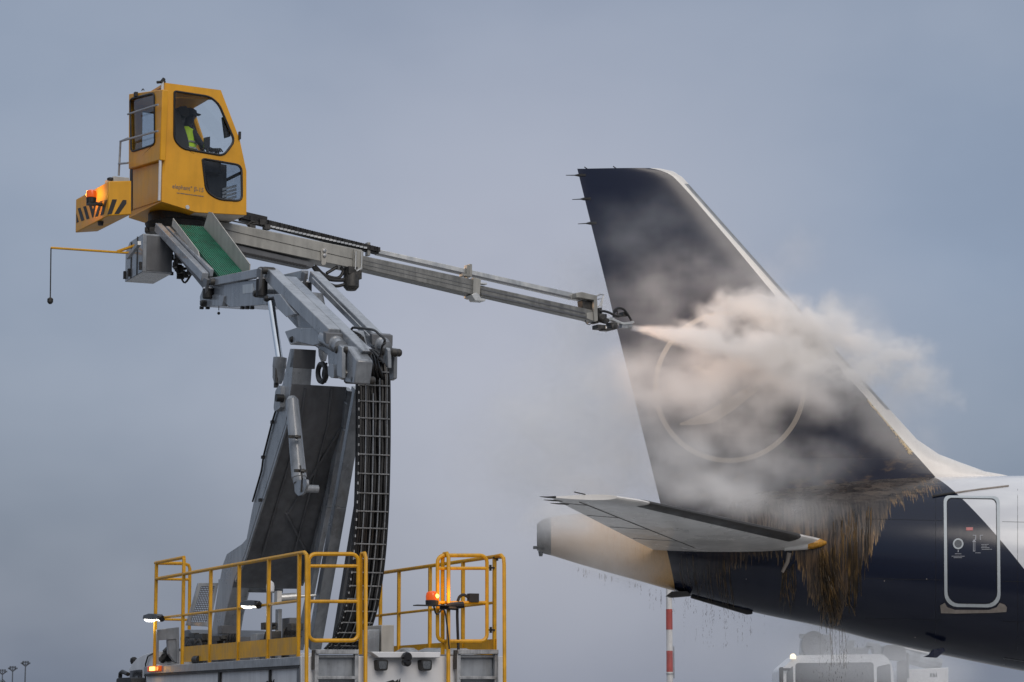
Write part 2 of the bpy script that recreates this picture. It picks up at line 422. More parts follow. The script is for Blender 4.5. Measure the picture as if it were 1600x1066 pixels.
# front hoop
b = MB(); A_, B_ = T(*Z6(272, 372), v), T(*Z6(438, 345), v); B_.z = A_.z
ufr = uof(A_)
def FR(x, y): return TR(*Z6(x, y), ufr)
rail(b, [A_, B_], .024)
rail(b, [FR(275, 373), FR(440, 375), FR(465, 385), FR(472, 405), FR(468, 760)], .024); rail(b, [FR(275, 465), FR(466, 468)], .019); rail(b, [FR(295, 700), FR(455, 703)], .017)
b.build('front_hoop', M['rail'], truck)
b = MB(); P0, P1 = T(*Z6(440, 930), v), T(*Z6(1098, 870), v)
b.box(V((P0.x, P0.y, DZ + .03)) - r * .005, (P1 - P0) - up * (P1.z - P0.z), r * .012, up * .20); b.build('toe_board', M['rail'], truck)
v = 2.44
b = MB()
rail(b, [T(*Z7(560, 433), v), T(*Z7(1240, 335), v), T(*Z7(1278, 327), v), T(*Z7(1293, 345), v), T(*Z7(1296, 380), v), T(*Z7(1300, 1500), v)], .0235)
rail(b, [T(*Z7(545, 680), v), T(*Z7(1240, 603), v)], .017)
gr2 = b.build('guard_rail', M['rail'], truck)
for (xt, yt) in ((577, 430), (684, 418), (865, 392), (1057, 364), (1240, 337)):
    b = MB(); P = T(*Z7(xt, yt), v); Q = V((P.x, P.y, DZ)); b.cbox((P + Q) / 2, d * .042, r * .042, up * (P.z - Q.z)); b.build('post', M['rail'], gr2, bevel=.006)
b = MB(); P0, P1 = T(*Z7(560, 885), v), T(*Z7(1248, 850), v)
b.box(V((P0.x, P0.y, DZ + .03)), (P1 - P0) - up * (P1.z - P0.z), r * .012, up * .20); b.build('toe_board', M['rail'], truck)
# rear gates
for (x0, x1, yt, yb, m1, m2) in ((158, 446, 320, 824, 390, 596), (908, 1196, 328, 828, 403, 603)):
    b = MB(); b.tube([TR(x, y, -.02) for x, y in zs(Z7, rrect(x0, yt, x1, yb, 40))], .0235, 8, closed=True)
    for y in (m1, m2): rail(b, [TR(*Z7(x0, y), -.02), TR(*Z7(x1, y), -.02)], .02)
    b.build('rear_gate', M['rail'], truck)
for (xa, xb) in ((460, 490), (938, 972)):
    b = MB(); xm = (xa + xb) / 2
    rail(b, [TR(*Z7(xa, 905), .05), TR(*Z7(xa, 345), .02), TR(*Z7(xm - 8, 318), 0), TR(*Z7(xm + 8, 315), -.06), TR(*Z7(xb, 340), -.09), TR(*Z7(xb - 3, 1500), -.09)], .0235); b.build('grab_post', M['rail'], truck)
for x, y in ((1216, 400), (1218, 762), (1255, 342)):
    b = MB(); b.cbox(TR(*Z7(x, y), .02), r * .10, d * .03, up * .02); b.cbox(TR(*Z7(x, y), .02), r * .02, d * .03, up * .07); b.build('gate_latch', M['black'], truck)

# ---- work lights on the left rail, beacon at the rear, flash lamp at the front corner
def point(name, P, e, colr, rr=.05):
    l = bpy.data.lights.new(name, 'POINT'); l.energy = e; l.color = colr; l.shadow_soft_size = rr
    o = bpy.data.objects.new(name, l); COL.objects.link(o); o.location = P; return o
for (x, y) in ((803, 612), (238, 690)):
    P = T(*Z6(x, y), -.02); c = P
    b = MB(); prof = [(-42, 8), (-38, -14), (-10, -24), (38, -20), (48, 2), (20, 14)]
    b.prism([T(*Z6(x + a, y + q), -.06) for a, q in prof], r * .09)
    b.tube([T(*Z6(x + 40, y), -.0), T(*Z6(x + 72, y + 6), 0)], .045, 10)
    wl = b.build('work_light', M['blackgloss'], truck, bevel=.008)
    b = MB(); b.prism([T(*Z6(x + a, y + q), -.05) for a, q in ((-34, 8), (6, 15), (0, 23), (-14, 25), (-28, 18))], r * .065); b.build('lens', M['lamp'], wl)
    l = point('work_light_glow', T(*Z6(x - 5, y + 50), -.06), 1.0, (1, .95, .85), .05)
P = TR(*Z7(876, 620), -.15)
b = MB(); b.cbox(P, r * .42, d * .14, up * .012); b.tube([P + r * .1 - up * .02, P + r * .3 - up * .03], .02); b.tube(spline([P + r * .02, P + r * .06 - up * .1, P + r * .16 - up * .06, P + r * .22 - up * .5], 5), .01, 6); bb = b.build('beacon_bracket', M['black'], truck)
b = MB(); b.lathe(P, up, [(0, .075), (.055, .078), (.065, .07)], 20); bc = b.build('beacon', M['black'], truck)
b = MB(); b.lathe(P + up * .06, up, [(0, .072), (.05, .074), (.085, .066), (.1, .05), (.108, .02)], 20); b.build('lens', M['amber'], bc)
b = MB(); b.lathe(P + up * .085 + r * .035 - d * .045, up, [(0, .02), (.015, .032), (.035, .032), (.05, .012)], 12); b.build('bulb', M['amberhot'], bc)
point('beacon_glow', P + up * .14 + r * .2 - d * .1, 3.2, (1, .45, .06))
b = MB(); P = TR(*Z7(1115, 575), -.02); b.cbox(P, r * .12, d * .08, up * .1); b.tube(spline([P - r * .05, P - r * .14 + up * .03, P - r * .2 - up * .1, P - r * .18 - up * .7, P - r * .16 - up * 1.1], 4), .018, 6)
b.build('rail_camera', M['black'], truck)
b = MB(); P = TR(*Z7(1020, 625), -.1); b.tube([P - r * .12, P + r * .08 + up * .02], .04, 10); b.build('rail_camera', M['blackgloss'], truck)
b = MB(); P = T(*Z6(270, 988), -.01); b.cbox(P, d * .55, r * .07, up * .075); fl = b.build('flash_lamp', M['amber'], truck, bevel=.01)
b = MB(); b.cbox(P - r * .03, d * .2, r * .04, up * .05); b.build('bulb', M['amberhot'], fl)
point('flash_lamp_glow', P - r * .14, .5, (1, .5, .08), .04)

# ---- driver's cab of the truck in front of the body
b = MB(); b.prism([T(x, y, .1) for x, y in zs(Z6, [(122, 1500), (118, 990), (128, 968), (165, 925), (200, 908), (262, 886), (262, 1500)])], r * 2.3)
dc = b.build('driver_cab', M['white'], truck, bevel=.03)
b = MB(); b.prism([T(x, y, .085) for x, y in zs(Z6, roundpoly([(122, 1000), (190, 992), (186, 1200), (120, 1200)], 8))], r * .02); b.build('window', M['blackgloss'], dc)
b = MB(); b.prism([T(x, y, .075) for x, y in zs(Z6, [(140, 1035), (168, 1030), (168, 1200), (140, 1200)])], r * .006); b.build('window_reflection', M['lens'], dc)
b = MB(); b.tube([T(x, y, -.02) for x, y in zs(Z6, [(112, 1020), (80, 1005), (68, 1015), (66, 1040)])], .03, 8); b.prism([T(x, y, -.1) for x, y in zs(Z6, roundpoly([(44, 1042), (130, 1038), (136, 1140), (42, 1140)], 14))], r * .25); b.build('mirror', M['black'], dc, bevel=.01)
b = MB(); P = T(*Z6(146, 936), .2); b.lathe(P - up * .06, up, [(0, .04), (.04, .055), (.08, .05), (.1, .02)], 14); b.build('roof_horn', M['black'], dc)
b = MB(); b.tube([T(x, y, .08) for x, y in zs(Z6, [(212, 1100), (214, 960), (228, 915), (264, 896)])], .010, 6); b.build('door_seal', M['black'], dc)

# ---- front frame, perforated guard, machinery round the turret
b = MB(); ug = UF - .45
def G(x, y, u=None): return TR(*Z6(x, y), ug if u is None else u)
b.panel([G(279, 760), G(410, 745), G(412, 960), G(279, 960)], [[G(292, 822), G(392, 815), G(398, 960 - 4), G(292, 956)]], d * .12)
b.build('support_frame', M['grey'], truck, bevel=.006)
b = MB(); b.prism([G(x, y, ug + .02) for x, y in ((345, 820), (410, 800), (412, 958), (385, 950), (350, 900))], d * .1); b.build('bracket_plate', M['grey'], truck, bevel=.005)
b = MB()
for pts, rr in (([(300, 945), (325, 920), (355, 870)], .05), ([(310, 905), (345, 935), (365, 930)], .035), ([(330, 900), (362, 868)], .06)): b.tube([G(x, y, ug + .3) for x, y in pts], rr, 8)
b.build('hose_bundle', M['black'], truck)
b = MB(); ug2 = uof(T(600, 1000, .9)) if False else ug - 1.2
fr = [(522, 488), (640, 488), (590, 742), (452, 735)]
b.panel([G(x, y, ug2) for x, y in fr], [[G(x, y, ug2) for x, y in ((538, 508), (618, 508), (572, 718), (478, 716))]], d * .05)
gd = b.build('guard_frame', M['grey'], truck, bevel=.004)
b = MB()
def lerp(a, c, s_): return (a[0] + (c[0] - a[0]) * s_, a[1] + (c[1] - a[1]) * s_)
for i in range(10):
    s_ = i / 9; b.tube([G(*lerp((538, 508), (618, 508), s_), ug2 + .025), G(*lerp((478, 716), (572, 718), s_), ug2 + .025)], .0055, 4)
for i in range(18):
    s_ = i / 17; b.tube([G(*lerp((538, 508), (478, 716), s_), ug2 + .025), G(*lerp((618, 508), (572, 718), s_), ug2 + .025)], .005, 4)
b.build('guard_mesh', M['darkgrey'], gd)
b = MB()
b.prism([T(x, y, .7) for x, y in zs(Z6, [(420, 768), (470, 760), (500, 800), (640, 800), (640, 960), (420, 960)])], r * 1.1); b.build('turret_base', M['darkgrey'], truck, bevel=.01)
b = MB()
for i in range(26):
    x = random.uniform(440, 650); y = random.uniform(800, 935); P = T(*Z6(x, y), .66); b.cbox(P, d * random.uniform(.1, .5), r * random.uniform(.04, .12), up * random.uniform(.03, .14))
for i in range(5):
    x = random.uniform(450, 600); b.tube(spline([T(*Z6(x, 850), .62), T(*Z6(x + 25, 820), .6), T(*Z6(x + 45, 880), .62), T(*Z6(x + 60, 930), .62)], 4), .022, 6)
b.build('turret_fittings', M['machinery'], truck)
def boxat(x0, y0, x1, y1, v, dep, name, m, parent=truck, floor=True):
    P, Q = T(*Z6(x0, y1), v), T(*Z6(x0, y0), v); z0 = DZ if floor else P.z
    w_ = (x1 - x0) / 3.727 / (F / P.y) / math.cos(TH)
    b = MB(); b.box(V((P.x, P.y, z0)), r * w_, d * dep, up * (Q.z - z0)); return b.build(name, m, parent, bevel=.008)
vb = boxat(658, 735, 745, 785, .7, .2, 'valve_block', M['darkgrey'], floor=False)
b = MB()
for i, x in enumerate((690, 708, 722, 738)):
    b.tube(spline([T(*Z6(x + 6, 785), .72 + i * .05), T(*Z6(x - 3, 815), .7 + i * .05), T(*Z6(x - 6, 850), .7 + i * .05), T(*Z6(x, 930), .72 + i * .05)], 4), .02, 6)
b.build('hose', M['black'], vb)
boxat(858, 782, 906, 850, .75, .25, 'control_box', M['grey']); boxat(905, 812, 985, 870, .8, .3, 'control_box', M['darkgrey']); boxat(984, 640, 1006, 860, .9, .12, 'control_box', M['grey']); boxat(1050, 690, 1100, 880, 1.0, .3, 'control_box', M['darkgrey'])
P = T(*Z6(940, 530), .7); b = MB(); b.tube([V((P.x, P.y, DZ)), P], .028, 8); mp = b.build('mast_pole', M['darkgrey'], truck)
b = MB(); b.lathe(P - up * .03, up, [(0, .035), (.015, .05), (.08, .054), (.12, .046), (.15, .015)], 18); b.build('mast_dome', M['white'], mp)
b = MB(); P, Q = T(*Z6(985, 575), .85), TR(*Z6(1090, 568), uof(T(*Z6(985, 575), .85))); b.tube([P, Q], .05, 12); b.tube([Q, Q + (Q - P) * 1.1], .018, 8); b.cbox(P, r * .06, d * .12, up * .17); b.build('lock_cylinder', M['silver'], truck)
b = MB()
for i in range(7):
    x = 1030 + i * 9; b.tube(spline([T(*Z6(x, 862), .95), T(*Z6(x - 6, 790), .95), T(*Z6(x + 18, 745), .95), T(*Z6(x + 36, 800), .97)], 4), .018, 6)
b.build('deck_hoses', M['machinery'], truck)
for (x, y) in ((800, 850), (840, 858), (770, 858), (960, 790), (1085, 745), (930, 740)):
    b = MB(); b.cbox(T(*Z6(x, y), .8), r * .16, d * .15, up * .09); b.build('pump_block', M['machinery'], truck, bevel=.006)
b = MB(); b.tube(spline([T(*Z6(x, y), .8) for x, y in ((905, 860), (915, 790), (940, 745), (975, 725))], 4), .02, 6)
b.build('deck_hose', M['black'], truck)
# chassis and wheels below the frame
b = MB(); b.box(uvz(.2, .6, .6), d * (UF + 1.4), r * 1.3, up * .35); b.build('chassis', M['darkgrey'], truck)
for u in (1.4, 2.75, UF + 1.0):
    for vv in (.05, 2.1):
        b = MB(); b.lathe(uvz(u, vv, .5), r, [(0, .3), (.02, .5), (.32, .5), (.34, .3)], 24); wh = b.build('wheel', M['black'], truck)
        b = MB(); b.lathe(uvz(u, vv - .012, .5), r, [(0, .12), (.03, .27), (.3, .27)], 16); b.build('rim', M['silver'], wh)
# ================================================================== ARMS (articulated in the truck's length)
VA, VB = .85, 1.6
M['innerplate'] = mat('shade_grey_plate', (.13, .137, .15), .45, vary=.2, nscale=1.6)  # grey darkened to paint in the shade under the lower arm
# ---- lower arm: hollow plate girder, two legs below, fork above
L = [(453, 548), (441, 600), (438, 615), (409, 723), (393, 800), (385, 842), (378, 850), (354, 866), (348, 882), (340, 925)]
R_ = [(361, 925), (366, 905), (382, 868), (403, 800), (422, 740), (446, 662), (453, 623), (459, 548)]
i0 = 1
lap = [(441, 600)] + L[2:9] + [(341, 918), (363, 918)] + R_[1:6] + [(455.5, 600)]
def wid(y): return (VB - VA) + .22 * max(0, min(1, (y - 610) / 310))
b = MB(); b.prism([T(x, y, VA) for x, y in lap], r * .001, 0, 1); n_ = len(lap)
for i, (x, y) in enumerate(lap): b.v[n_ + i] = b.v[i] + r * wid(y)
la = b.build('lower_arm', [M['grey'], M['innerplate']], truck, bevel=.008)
prismT([(341, 917), (363, 917), (352, 962), (344, 1012), (329, 1012), (331, 984)], VA, VA + .24, 'arm_leg', M['grey'], la)
prismT([(341, 917), (363, 917), (352, 962), (344, 1012), (329, 1012), (331, 984)], VB + .06, VB + .34, 'arm_leg', M['grey'], la)
prismT([(341, 905), (363, 905), (361, 925), (341, 925)], VA + .2, VB + .2, 'cross_beam', M['grey'], la)
prismT([(453, 545), (459.5, 545), (455.5, 601), (441, 601)], VA, VA + .26, 'arm_fork', M['grey'], la)
prismT([(453, 545), (459.5, 545), (455.5, 601), (441, 601)], VB - .12, VB, 'arm_fork', M['grey'], la)
prismT([(455, 545), (459.5, 545), (457.5, 575), (452, 575)], VA, VB - .45, 'cross_plate', M['darkgrey'], la)
# right-hand flange standing proud of the recessed plate, ribs between the flanges
b = MB()
for (x0, y0), (x1, y1) in zip(R_[1:6], R_[2:7]):
    P0, P1 = T(x0, y0, VA) + r * (wid(y0) - .03), T(x1, y1, VA) + r * (wid(y1) - .03); dv = (P1 - P0).normalized(); nn = r.cross(dv).normalized(); nn = nn if nn.dot(d) < 0 else -nn
    b.prism([P0, P1, P1 + nn * .09, P0 + nn * .09], r * .03)
b.build('flange', M['grey'], la)
b = MB()
for (x0, y0), (x1, y1) in zip(R_[1:6], R_[2:7]):
    P0, P1 = T(x0, y0, VA) + r * .005, T(x1, y1, VA) + r * .005; dv = (P1 - P0).normalized(); nn = r.cross(dv).normalized(); nn = nn if nn.dot(d) < 0 else -nn
    b.prism([P0, P1, P1 + nn * .05, P0 + nn * .05], r * .025)
b.build('flange', M['grey'], la)
b = MB()
for (x0, y0), (x1, y1), s0, s1 in (((446, 662), (403, 800), .95, .45), ((446, 662), (422, 740), .05, .42), ((403, 800), (382, 868), .42, .95)):
    P0, P1 = T(x0, y0, VA) + r * wid(y0) * s0, T(x1, y1, VA) + r * wid(y1) * s1; beam(b, P0 - d * .01, P1 - d * .01, r * .03, .05)
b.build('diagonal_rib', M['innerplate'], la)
b = MB()      # stiffening ribs and cable run on the underside and side
for yy, xs in ((735, 424), (905, 366)):
    P = T(xs, yy, VA + .02); Q = P + r * (wid(yy) - .04); b.cbox((P + Q) / 2 - d * .01, Q - P, d * .03, up * .03)
for vv in (.25, .72):
    b.tube([T(*q, VA) + r * (vv * wid(q[1])) - d * .01 for q in ((455, 605), (446.5, 662), (422.5, 740), (403.5, 800), (384, 866))], .016, 6)
b.build('stiffener', M['darkgrey'], la)
b = MB(); b.tube([T(*Z5(x, y), VA - .02) for x, y in ((215, 395), (185, 490), (128, 715), (118, 800), (60, 1000))], .012, 6)
for x, y in ((185, 490), (125, 715), (108, 990)): b.cbox(T(*Z5(x, y), VA - .02), d * .06, r * .03, up * .04)
b.build('cable', M['black'], la)
prismT(zs(Z5, roundpoly([(228, 255), (240, 260), (236, 400), (200, 425), (194, 400), (205, 290)], 10)), VA - .06, VA + .02, 'cylinder_lug', M['grey'], la)
b = MB(); P = T(*Z5(210, 335), VA - .12); b.lathe(P, r, [(0, .05), (.1, .05)], 14); b.build('pin', M['black'], la)
# ---- main lift cylinder, left: chrome rod and barrel
def cyl(P0, P1, P2, rr, rb, name='lift_cylinder'):
    b = MB(); b.tube([P0, P1 + (P2 - P1).normalized() * .05], rr, 16); o = b.build('rod', M['chrome'], None)
    b = MB(); dv = (P2 - P1).normalized(); Ln = (P2 - P1).length
    b.lathe(P1, dv, [(0, rr * 1.05), (.01, rb * 1.15), (.14, rb * 1.15), (.16, rb), (Ln - .08, rb), (Ln, rb * .6)], 18)
    bo = b.build(name, M['grey'], truck); me = o.data
    for vtx in me.vertices: vtx.co -= OFF[bo.name]
    o.parent = bo; OFF[o.name] = OFF[bo.name]; return bo
lc = cyl(T(*Z3(424, 625), .90), T(*Z3(483, 975), .90), T(*Z5(222, 245), .88), .045, .078)
b = MB()
for q in ((205, 150), (212, 235)): b.cbox(T(*Z5(*q), .86), d * .06, r * .05, up * .14)
b.tube([T(*Z5(212, 130), .84), T(*Z5(214, 240), .84)], .018, 6); b.build('port_pipe', M['machinery'], lc)
cyl(T(*Z3(735, 600), 1.6), T(*Z3(742, 700), 1.6), T(*Z3(760, 1000), 1.6), .03, .06)
# tilt cylinder lying against the underside
b = MB(); A_, B_ = T(*Z5(312, 330), .80), T(*Z5(362, 880), .80); dv = (B_ - A_).normalized(); Ln = (B_ - A_).length
b.lathe(A_, dv, [(0, .05), (.05, .085), (Ln * .94, .095), (Ln * .95, .085), (Ln, .08)], 18)
tcyl = b.build('tilt_cylinder', M['grey'], truck)
b = MB(); b.tube([T(*Z5(365, 770), .7), T(*Z5(378, 850), .69), T(*Z5(372, 935), .7)], .012, 6)
b.build('port_pipe', M['machinery'], tcyl)
for q in ((328, 585), (368, 803)): b = MB(); b.cbox(T(*Z5(*q), .72), d * .05, r * .16, up * .035); b.lathe(T(*Z5(*q), .68), r, [(0, .02), (.04, .03)], 10); b.build('clamp', M['machinery'], tcyl)
b = MB(); b.prism([T(*Z5(x, y), .74) for x, y in roundpoly([(325, 870), (405, 855), (408, 890), (385, 950), (352, 965), (330, 940)], 12)], r * .03); b.prism([T(*Z5(x, y), .9) for x, y in roundpoly([(325, 870), (405, 855), (408, 890), (385, 950), (352, 965), (330, 940)], 12)], r * .03); b.lathe(T(*Z5(362, 915), .72), r, [(0, .05), (.24, .05)], 12)
b.build('clevis', M['grey'], tcyl)
# ---- parallel push bars behind the arm
def bars(pts, v0, v1, h, m, name='push_bar'):
    b = MB()
    for p, q in zip(pts, pts[1:]): beam(b, T(*p, v0), T(*q, v0), r * (v1 - v0), h)
    return b.build(name, m, truck, bevel=.006)
bars([(540, 608), (508, 790), (464, 1012)], 1.62, 1.69, .15, M['grey'])
bars([(552, 606), (521, 790), (482, 1012)], 1.84, 2.0, .15, M['grey'])
bars([(560, 760), (519, 1012)], 2.05, 2.2, .12, M['darkgrey'])
# ---- elbow
el = prismT(zs(Z8, [(245, 270), (330, 300), (420, 410), (520, 420), (640, 600), (600, 900), (480, 880), (440, 830), (340, 830), (262, 640)]), .95, 1.16, 'elbow', M['grey'], bevel=.02)
for (pts, v0) in (([(370, 480), (385, 425), (420, 410), (445, 430), (445, 830), (380, 800)], .88), ([(470, 480), (480, 420), (505, 415), (515, 450), (520, 800), (470, 800)], .98)):
    prismT(zs(Z8, pts), v0, v0 + .05, 'lug_plate', M['grey'], el)
for (pts, v0) in (([(965, 560), (985, 450), (1010, 435), (1030, 470), (1035, 700), (990, 640)], 1.62), ([(1070, 520), (1080, 440), (1100, 440), (1112, 480), (1105, 830), (1060, 860), (1040, 700)], 1.74)):
    prismT(zs(Z8, pts), v0, v0 + .05, 'lug_plate', M['grey'], el)
for q, va, L_ in (((355, 462), .86, .24), ((455, 470), .9, .12), ((955, 490), 1.6, .26), ((1060, 500), 1.66, .1), ((295, 760), .93, .1), ((480, 845), .95, .3), ((570, 845), .95, .3)):
    P = T(*Z8(*q), va); b = MB(); b.lathe(P, r, [(0, .035), (.02, .05), (L_ - .02, .05), (L_, .035)], 14); b.build('pin', M['machinery'], el)
prismT(zs(Z8, roundpoly([(262, 690), (290, 640), (330, 650), (345, 720), (340, 820), (310, 830), (268, 790)], 14)), .9, .96, 'lug_plate', M['grey'], el)
prismT(zs(Z8, [(410, 740), (450, 690), (500, 760), (440, 850), (395, 830)]), .93, .96, 'rusty_pad', M['beige'], el)
b = MB(); P = T(*Z8(190, 760), 1.0); ring = []
for i in range(24):
    a = 2 * math.pi * i / 24; ring.append(T(*Z8(190 + 52 * math.cos(a), 760 + 115 * math.sin(a)), 1.0))
b.tube(ring, .035, 6, closed=True); b.tube(ring[::2], .03, 5, closed=True); b.build('hose_loop', M['black'], el)
# ---- upper arm
ua = prismT(zs(Z3, [(440, 462), (520, 458), (1010, 935), (980, 985), (880, 1010), (780, 960), (700, 905), (585, 785), (490, 680), (445, 650)]), 1.06, 1.21, 'upper_arm', M['grey'], bevel=.012)
def linkbar(a, c, v0, v1, h, parent, m='grey'):
    b = MB(); beam(b, T(*Z3(*a), v0), T(*Z3(*c), v0), r * (v1 - v0), h); return b.build('link_bar', M[m], parent, bevel=.01)
linkbar((385, 440), (785, 835), .90, 1.06, .17, ua); linkbar((668, 455), (1070, 855), 1.62, 1.76, .14, ua)
prismT(zs(Z3, [(510, 812), (590, 785), (745, 790), (770, 880), (690, 905), (590, 880), (545, 898)]), .93, 1.5, 'arm_bracket', M['grey'], ua, bevel=.012)
prismT(zs(Z3, [(372, 640), (372, 600), (400, 572), (480, 572), (530, 640), (580, 700), (520, 720), (460, 660), (440, 590), (405, 600), (395, 645)]), .88, .98, 'cylinder_lug', M['grey'], ua)
prismT(zs(Z3, [(530, 545), (640, 560), (655, 640), (640, 655), (590, 600)]), 1.36, 1.62, 'cylinder_lug', M['grey'], ua)
for q, va in (((380, 600), .84), ((545, 862), .9)): b = MB(); b.lathe(T(*Z3(*q), va), r, [(0, .03), (.03, .045), (.1, .045)], 12); b.build('pin', M['black'], ua)
for a, c, va in (((772, 850), (868, 910), .98), ((1068, 858), (1162, 915), 1.69)):
    b = MB(); A_, B_ = T(*Z3(*a), va), T(*Z3(*c), va); dv = (B_ - A_).normalized(); Ln = (B_ - A_).length; b.lathe(A_, dv, [(0, .10), (.02, .105), (Ln * .75, .105), (Ln * .78, .085), (Ln, .08)], 18); b.build('end_cylinder', M['grey'], ua)
    prismT(zs(Z3, [(a[0] - 14, a[1] - 40), (a[0] + 4, a[1] - 30), (a[0] + 2, a[1] + 42), (a[0] - 14, a[1] + 20)]), va - .14, va + .14, 'end_plate', M['darkgrey'], ua)
b = MB()
for path in ([(285, 180), (320, 165), (420, 178), (560, 225), (690, 285), (740, 400), (755, 500)], [(585, 180), (700, 190), (850, 212), (920, 265), (990, 330), (985, 375)], [(585, 182), (550, 230), (560, 290), (590, 340)], [(755, 455), (880, 480), (925, 530), (925, 590)], [(300, 190), (330, 240), (380, 300), (380, 340)], [(690, 290), (700, 380), (740, 440)], [(600, 330), (660, 380), (740, 460)]):
    b.tube(spline([T(*Z8(x, y), 1.3) for x, y in path], 5), .016, 6)
for i in range(10): b.cbox(T(*Z8(random.uniform(580, 690), random.uniform(300, 360)), 1.25), d * .08, r * .05, up * .05)
b.build('arm_hoses', M['black'], ua)
b = MB()
for path in ([(640, 430), (700, 420), (760, 470), (800, 540), (790, 640)], [(560, 520), (600, 600), (590, 700), (560, 800)], [(700, 480), (820, 470), (900, 540), (960, 600), (985, 640)], [(250, 640), (215, 700), (200, 800), (235, 880)], [(150, 700), (210, 640), (240, 690)], [(1000, 380), (960, 420), (940, 520), (900, 600)]):
    b = MB(); b.tube(spline([T(*Z8(x, y), 1.18) for x, y in path], 5), .014, 6); b.build('elbow_hose', M['black'], ua)
b = MB()
for vv, a0 in ((1.24, 455), (1.30, 462), (1.36, 470)): b.tube(spline([T(*Z3(500, a0 + 20), vv), T(*Z3(600, a0 + 95), vv + .02), T(*Z3(760, a0 + 260), vv - .02), T(*Z3(880, a0 + 370), vv + .02), T(*Z3(1000, a0 + 450), vv)], 5), .017, 6)
b.build('arm_hose_run', M['black'], ua)
b = MB(); b.tube([T(*Z3(690, 470), 1.58), T(*Z3(1085, 870), 1.58)], .012, 6); b.tube([T(*Z3(420, 470), 1.04), T(*Z3(760, 810), 1.04)], .010, 6); b.build('pressure_pipe', M['steel'], ua)
# ---- hose chain hanging from the elbow down to the deck
path = [(0, 0)]; 
pl = [(556, 548), (558, 580), (558.5, 640), (558, 710), (556, 785), (552, 850), (546, 905), (537, 955), (523, 995), (508, 1014)]
v0, v1 = 1.55, 1.97
ctr = [T(x, y, v0) for x, y in pl]; ctr = spline(ctr, 5)
hc_m = mat('hose_black', (.010, .010, .011), .32, vary=.15)
b = MB()
for i in range(9):
    vv = .04 + (v1 - v0 - .08) * i / 8; off = random.uniform(-.02, .02)
    b.tube([p + r * (vv + .006 * math.sin(k * .9 + i)) + d * (.02 * (i % 2) + off) for k, p in enumerate(ctr)], .026, 7)
hc = b.build('hose_chain', hc_m, truck)
b = MB(); b.grid([[p + d * .07, p + d * .07 + r * (v1 - v0)] for p in ctr]); b.grid([[p + r * (v1 - v0) - d * .05, p + r * (v1 - v0) + d * .07] for p in ctr]); b.grid([[p - d * .03, p + d * .07] for p in ctr]); b.build('chain_back', M['black'], hc)
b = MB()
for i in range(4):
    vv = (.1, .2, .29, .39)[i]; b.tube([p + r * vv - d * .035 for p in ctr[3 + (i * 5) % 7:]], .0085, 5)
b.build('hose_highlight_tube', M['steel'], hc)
b = MB(); step = 2
for k in range(3, len(ctr) - 1, step):
    p = ctr[k]; b.tube([p - d * .05, p - d * .05 + r * (v1 - v0)], .0085, 5)
for k in range(2, len(ctr) - 1):
    p = ctr[k]; b.cbox(p - d * .03, d * .05, r * .014, up * .035)
b.build('chain_rung', M['steel'], hc)
b = MB()
for s_ in (0, v1 - v0): b.tube([p + r * s_ - d * .035 for p in ctr], .018, 5)
b.build('chain_edge', M['black'], hc)
b = MB(); P = T(*Z8(650, 520), 1.5); b.box(P - up * .06, r * .42, d * .2, up * .08); b.build('chain_head', M['machinery'], hc, bevel=.006)
b = MB()
for i in range(6):
    x = 680 + i * 38; b.tube(spline([T(*Z8(x - 20, 505), 1.5 + i * .05), T(*Z8(x + 15, 560), 1.5 + i * .05), T(*Z8(x + 35, 660), 1.52 + i * .05), ctr[6] + r * (.05 + i * .06)], 4), .024, 6)
b.build('hose', hc_m, hc)
# ---- knuckle, level links, jib with green tread
kn = prismT(zs(Z2, [(702, 770), (745, 655), (830, 655), (1200, 622), (1232, 700), (1232, 835), (950, 855), (905, 815), (770, 850), (710, 850)]), .95, 1.55, 'knuckle', M['grey'], bevel=.012)
prismT(zs(Z2, [(830, 745), (905, 760), (890, 845), (715, 852), (700, 800), (740, 790)]), .92, 1.0, 'lug_plate', M['grey'], kn)
b = MB(); beam(b, T(*Z2(765, 650), .9), T(*Z2(1195, 565), .9), r * .09, .12); b.build('level_link', M['grey'], kn, bevel=.008)
b = MB(); beam(b, T(*Z3(500, 475), 1.62), T(*Z3(620, 447), 1.62), r * .1, .12); b.build('level_link', M['grey'], kn, bevel=.008)
for (q, vv, h) in (((775, 690), .88, 80), ((1222, 610), .88, 140), ((1590, 640), 1.62, 70)):
    P = T(*Z2(*q), vv); H = h / 5.33 / 117
    b = MB(); b.lathe(P, -up, [(0, .07), (.02, .075)], 16); b.lathe(P - up * .021, -up, [(0, .078), (H, .078), (H + .01, .07)], 16, 1)
    b.build('buffer', [M['white'], M['black']], kn)
    x, y = q; prismT([Z2(x - 45, y - 70), Z2(x - 30, y - 85), Z2(x - 8, y - 70), Z2(x - 30, y + h), Z2(x - 52, y + h)], vv - .06, vv - .02, 'lug_plate', M['darkgrey'], kn)
for q in ((750, 640), (790, 640), (1190, 545), (1225, 545), (1150, 740), (710, 820)): b = MB(); b.lathe(T(*Z2(*q), .84), r, [(0, .035), (.03, .05), (.16, .05), (.18, .035)], 12); b.build('pin', M['machinery'], kn)
b = MB(); P = T(*Z2(863, 840), .95); b.tube([P, P - up * .07], .006, 5); b.lathe(P - up * .11, up, [(-.02, .012), (0, .024), (.02, .012)], 10)
for x in (720, 770, 1060, 1100, 1140): b.cbox(T(*Z2(x, 858), .96), d * .05, r * .05, up * .04)
b.build('plumb_ball', M['black'], kn)
b = MB(); b.prism([T(*Z2(x, y), .945) for x, y in ((1060, 668), (1150, 655), (1152, 730), (1062, 742))], r * .004); b.build('placard', M['silver'], kn)
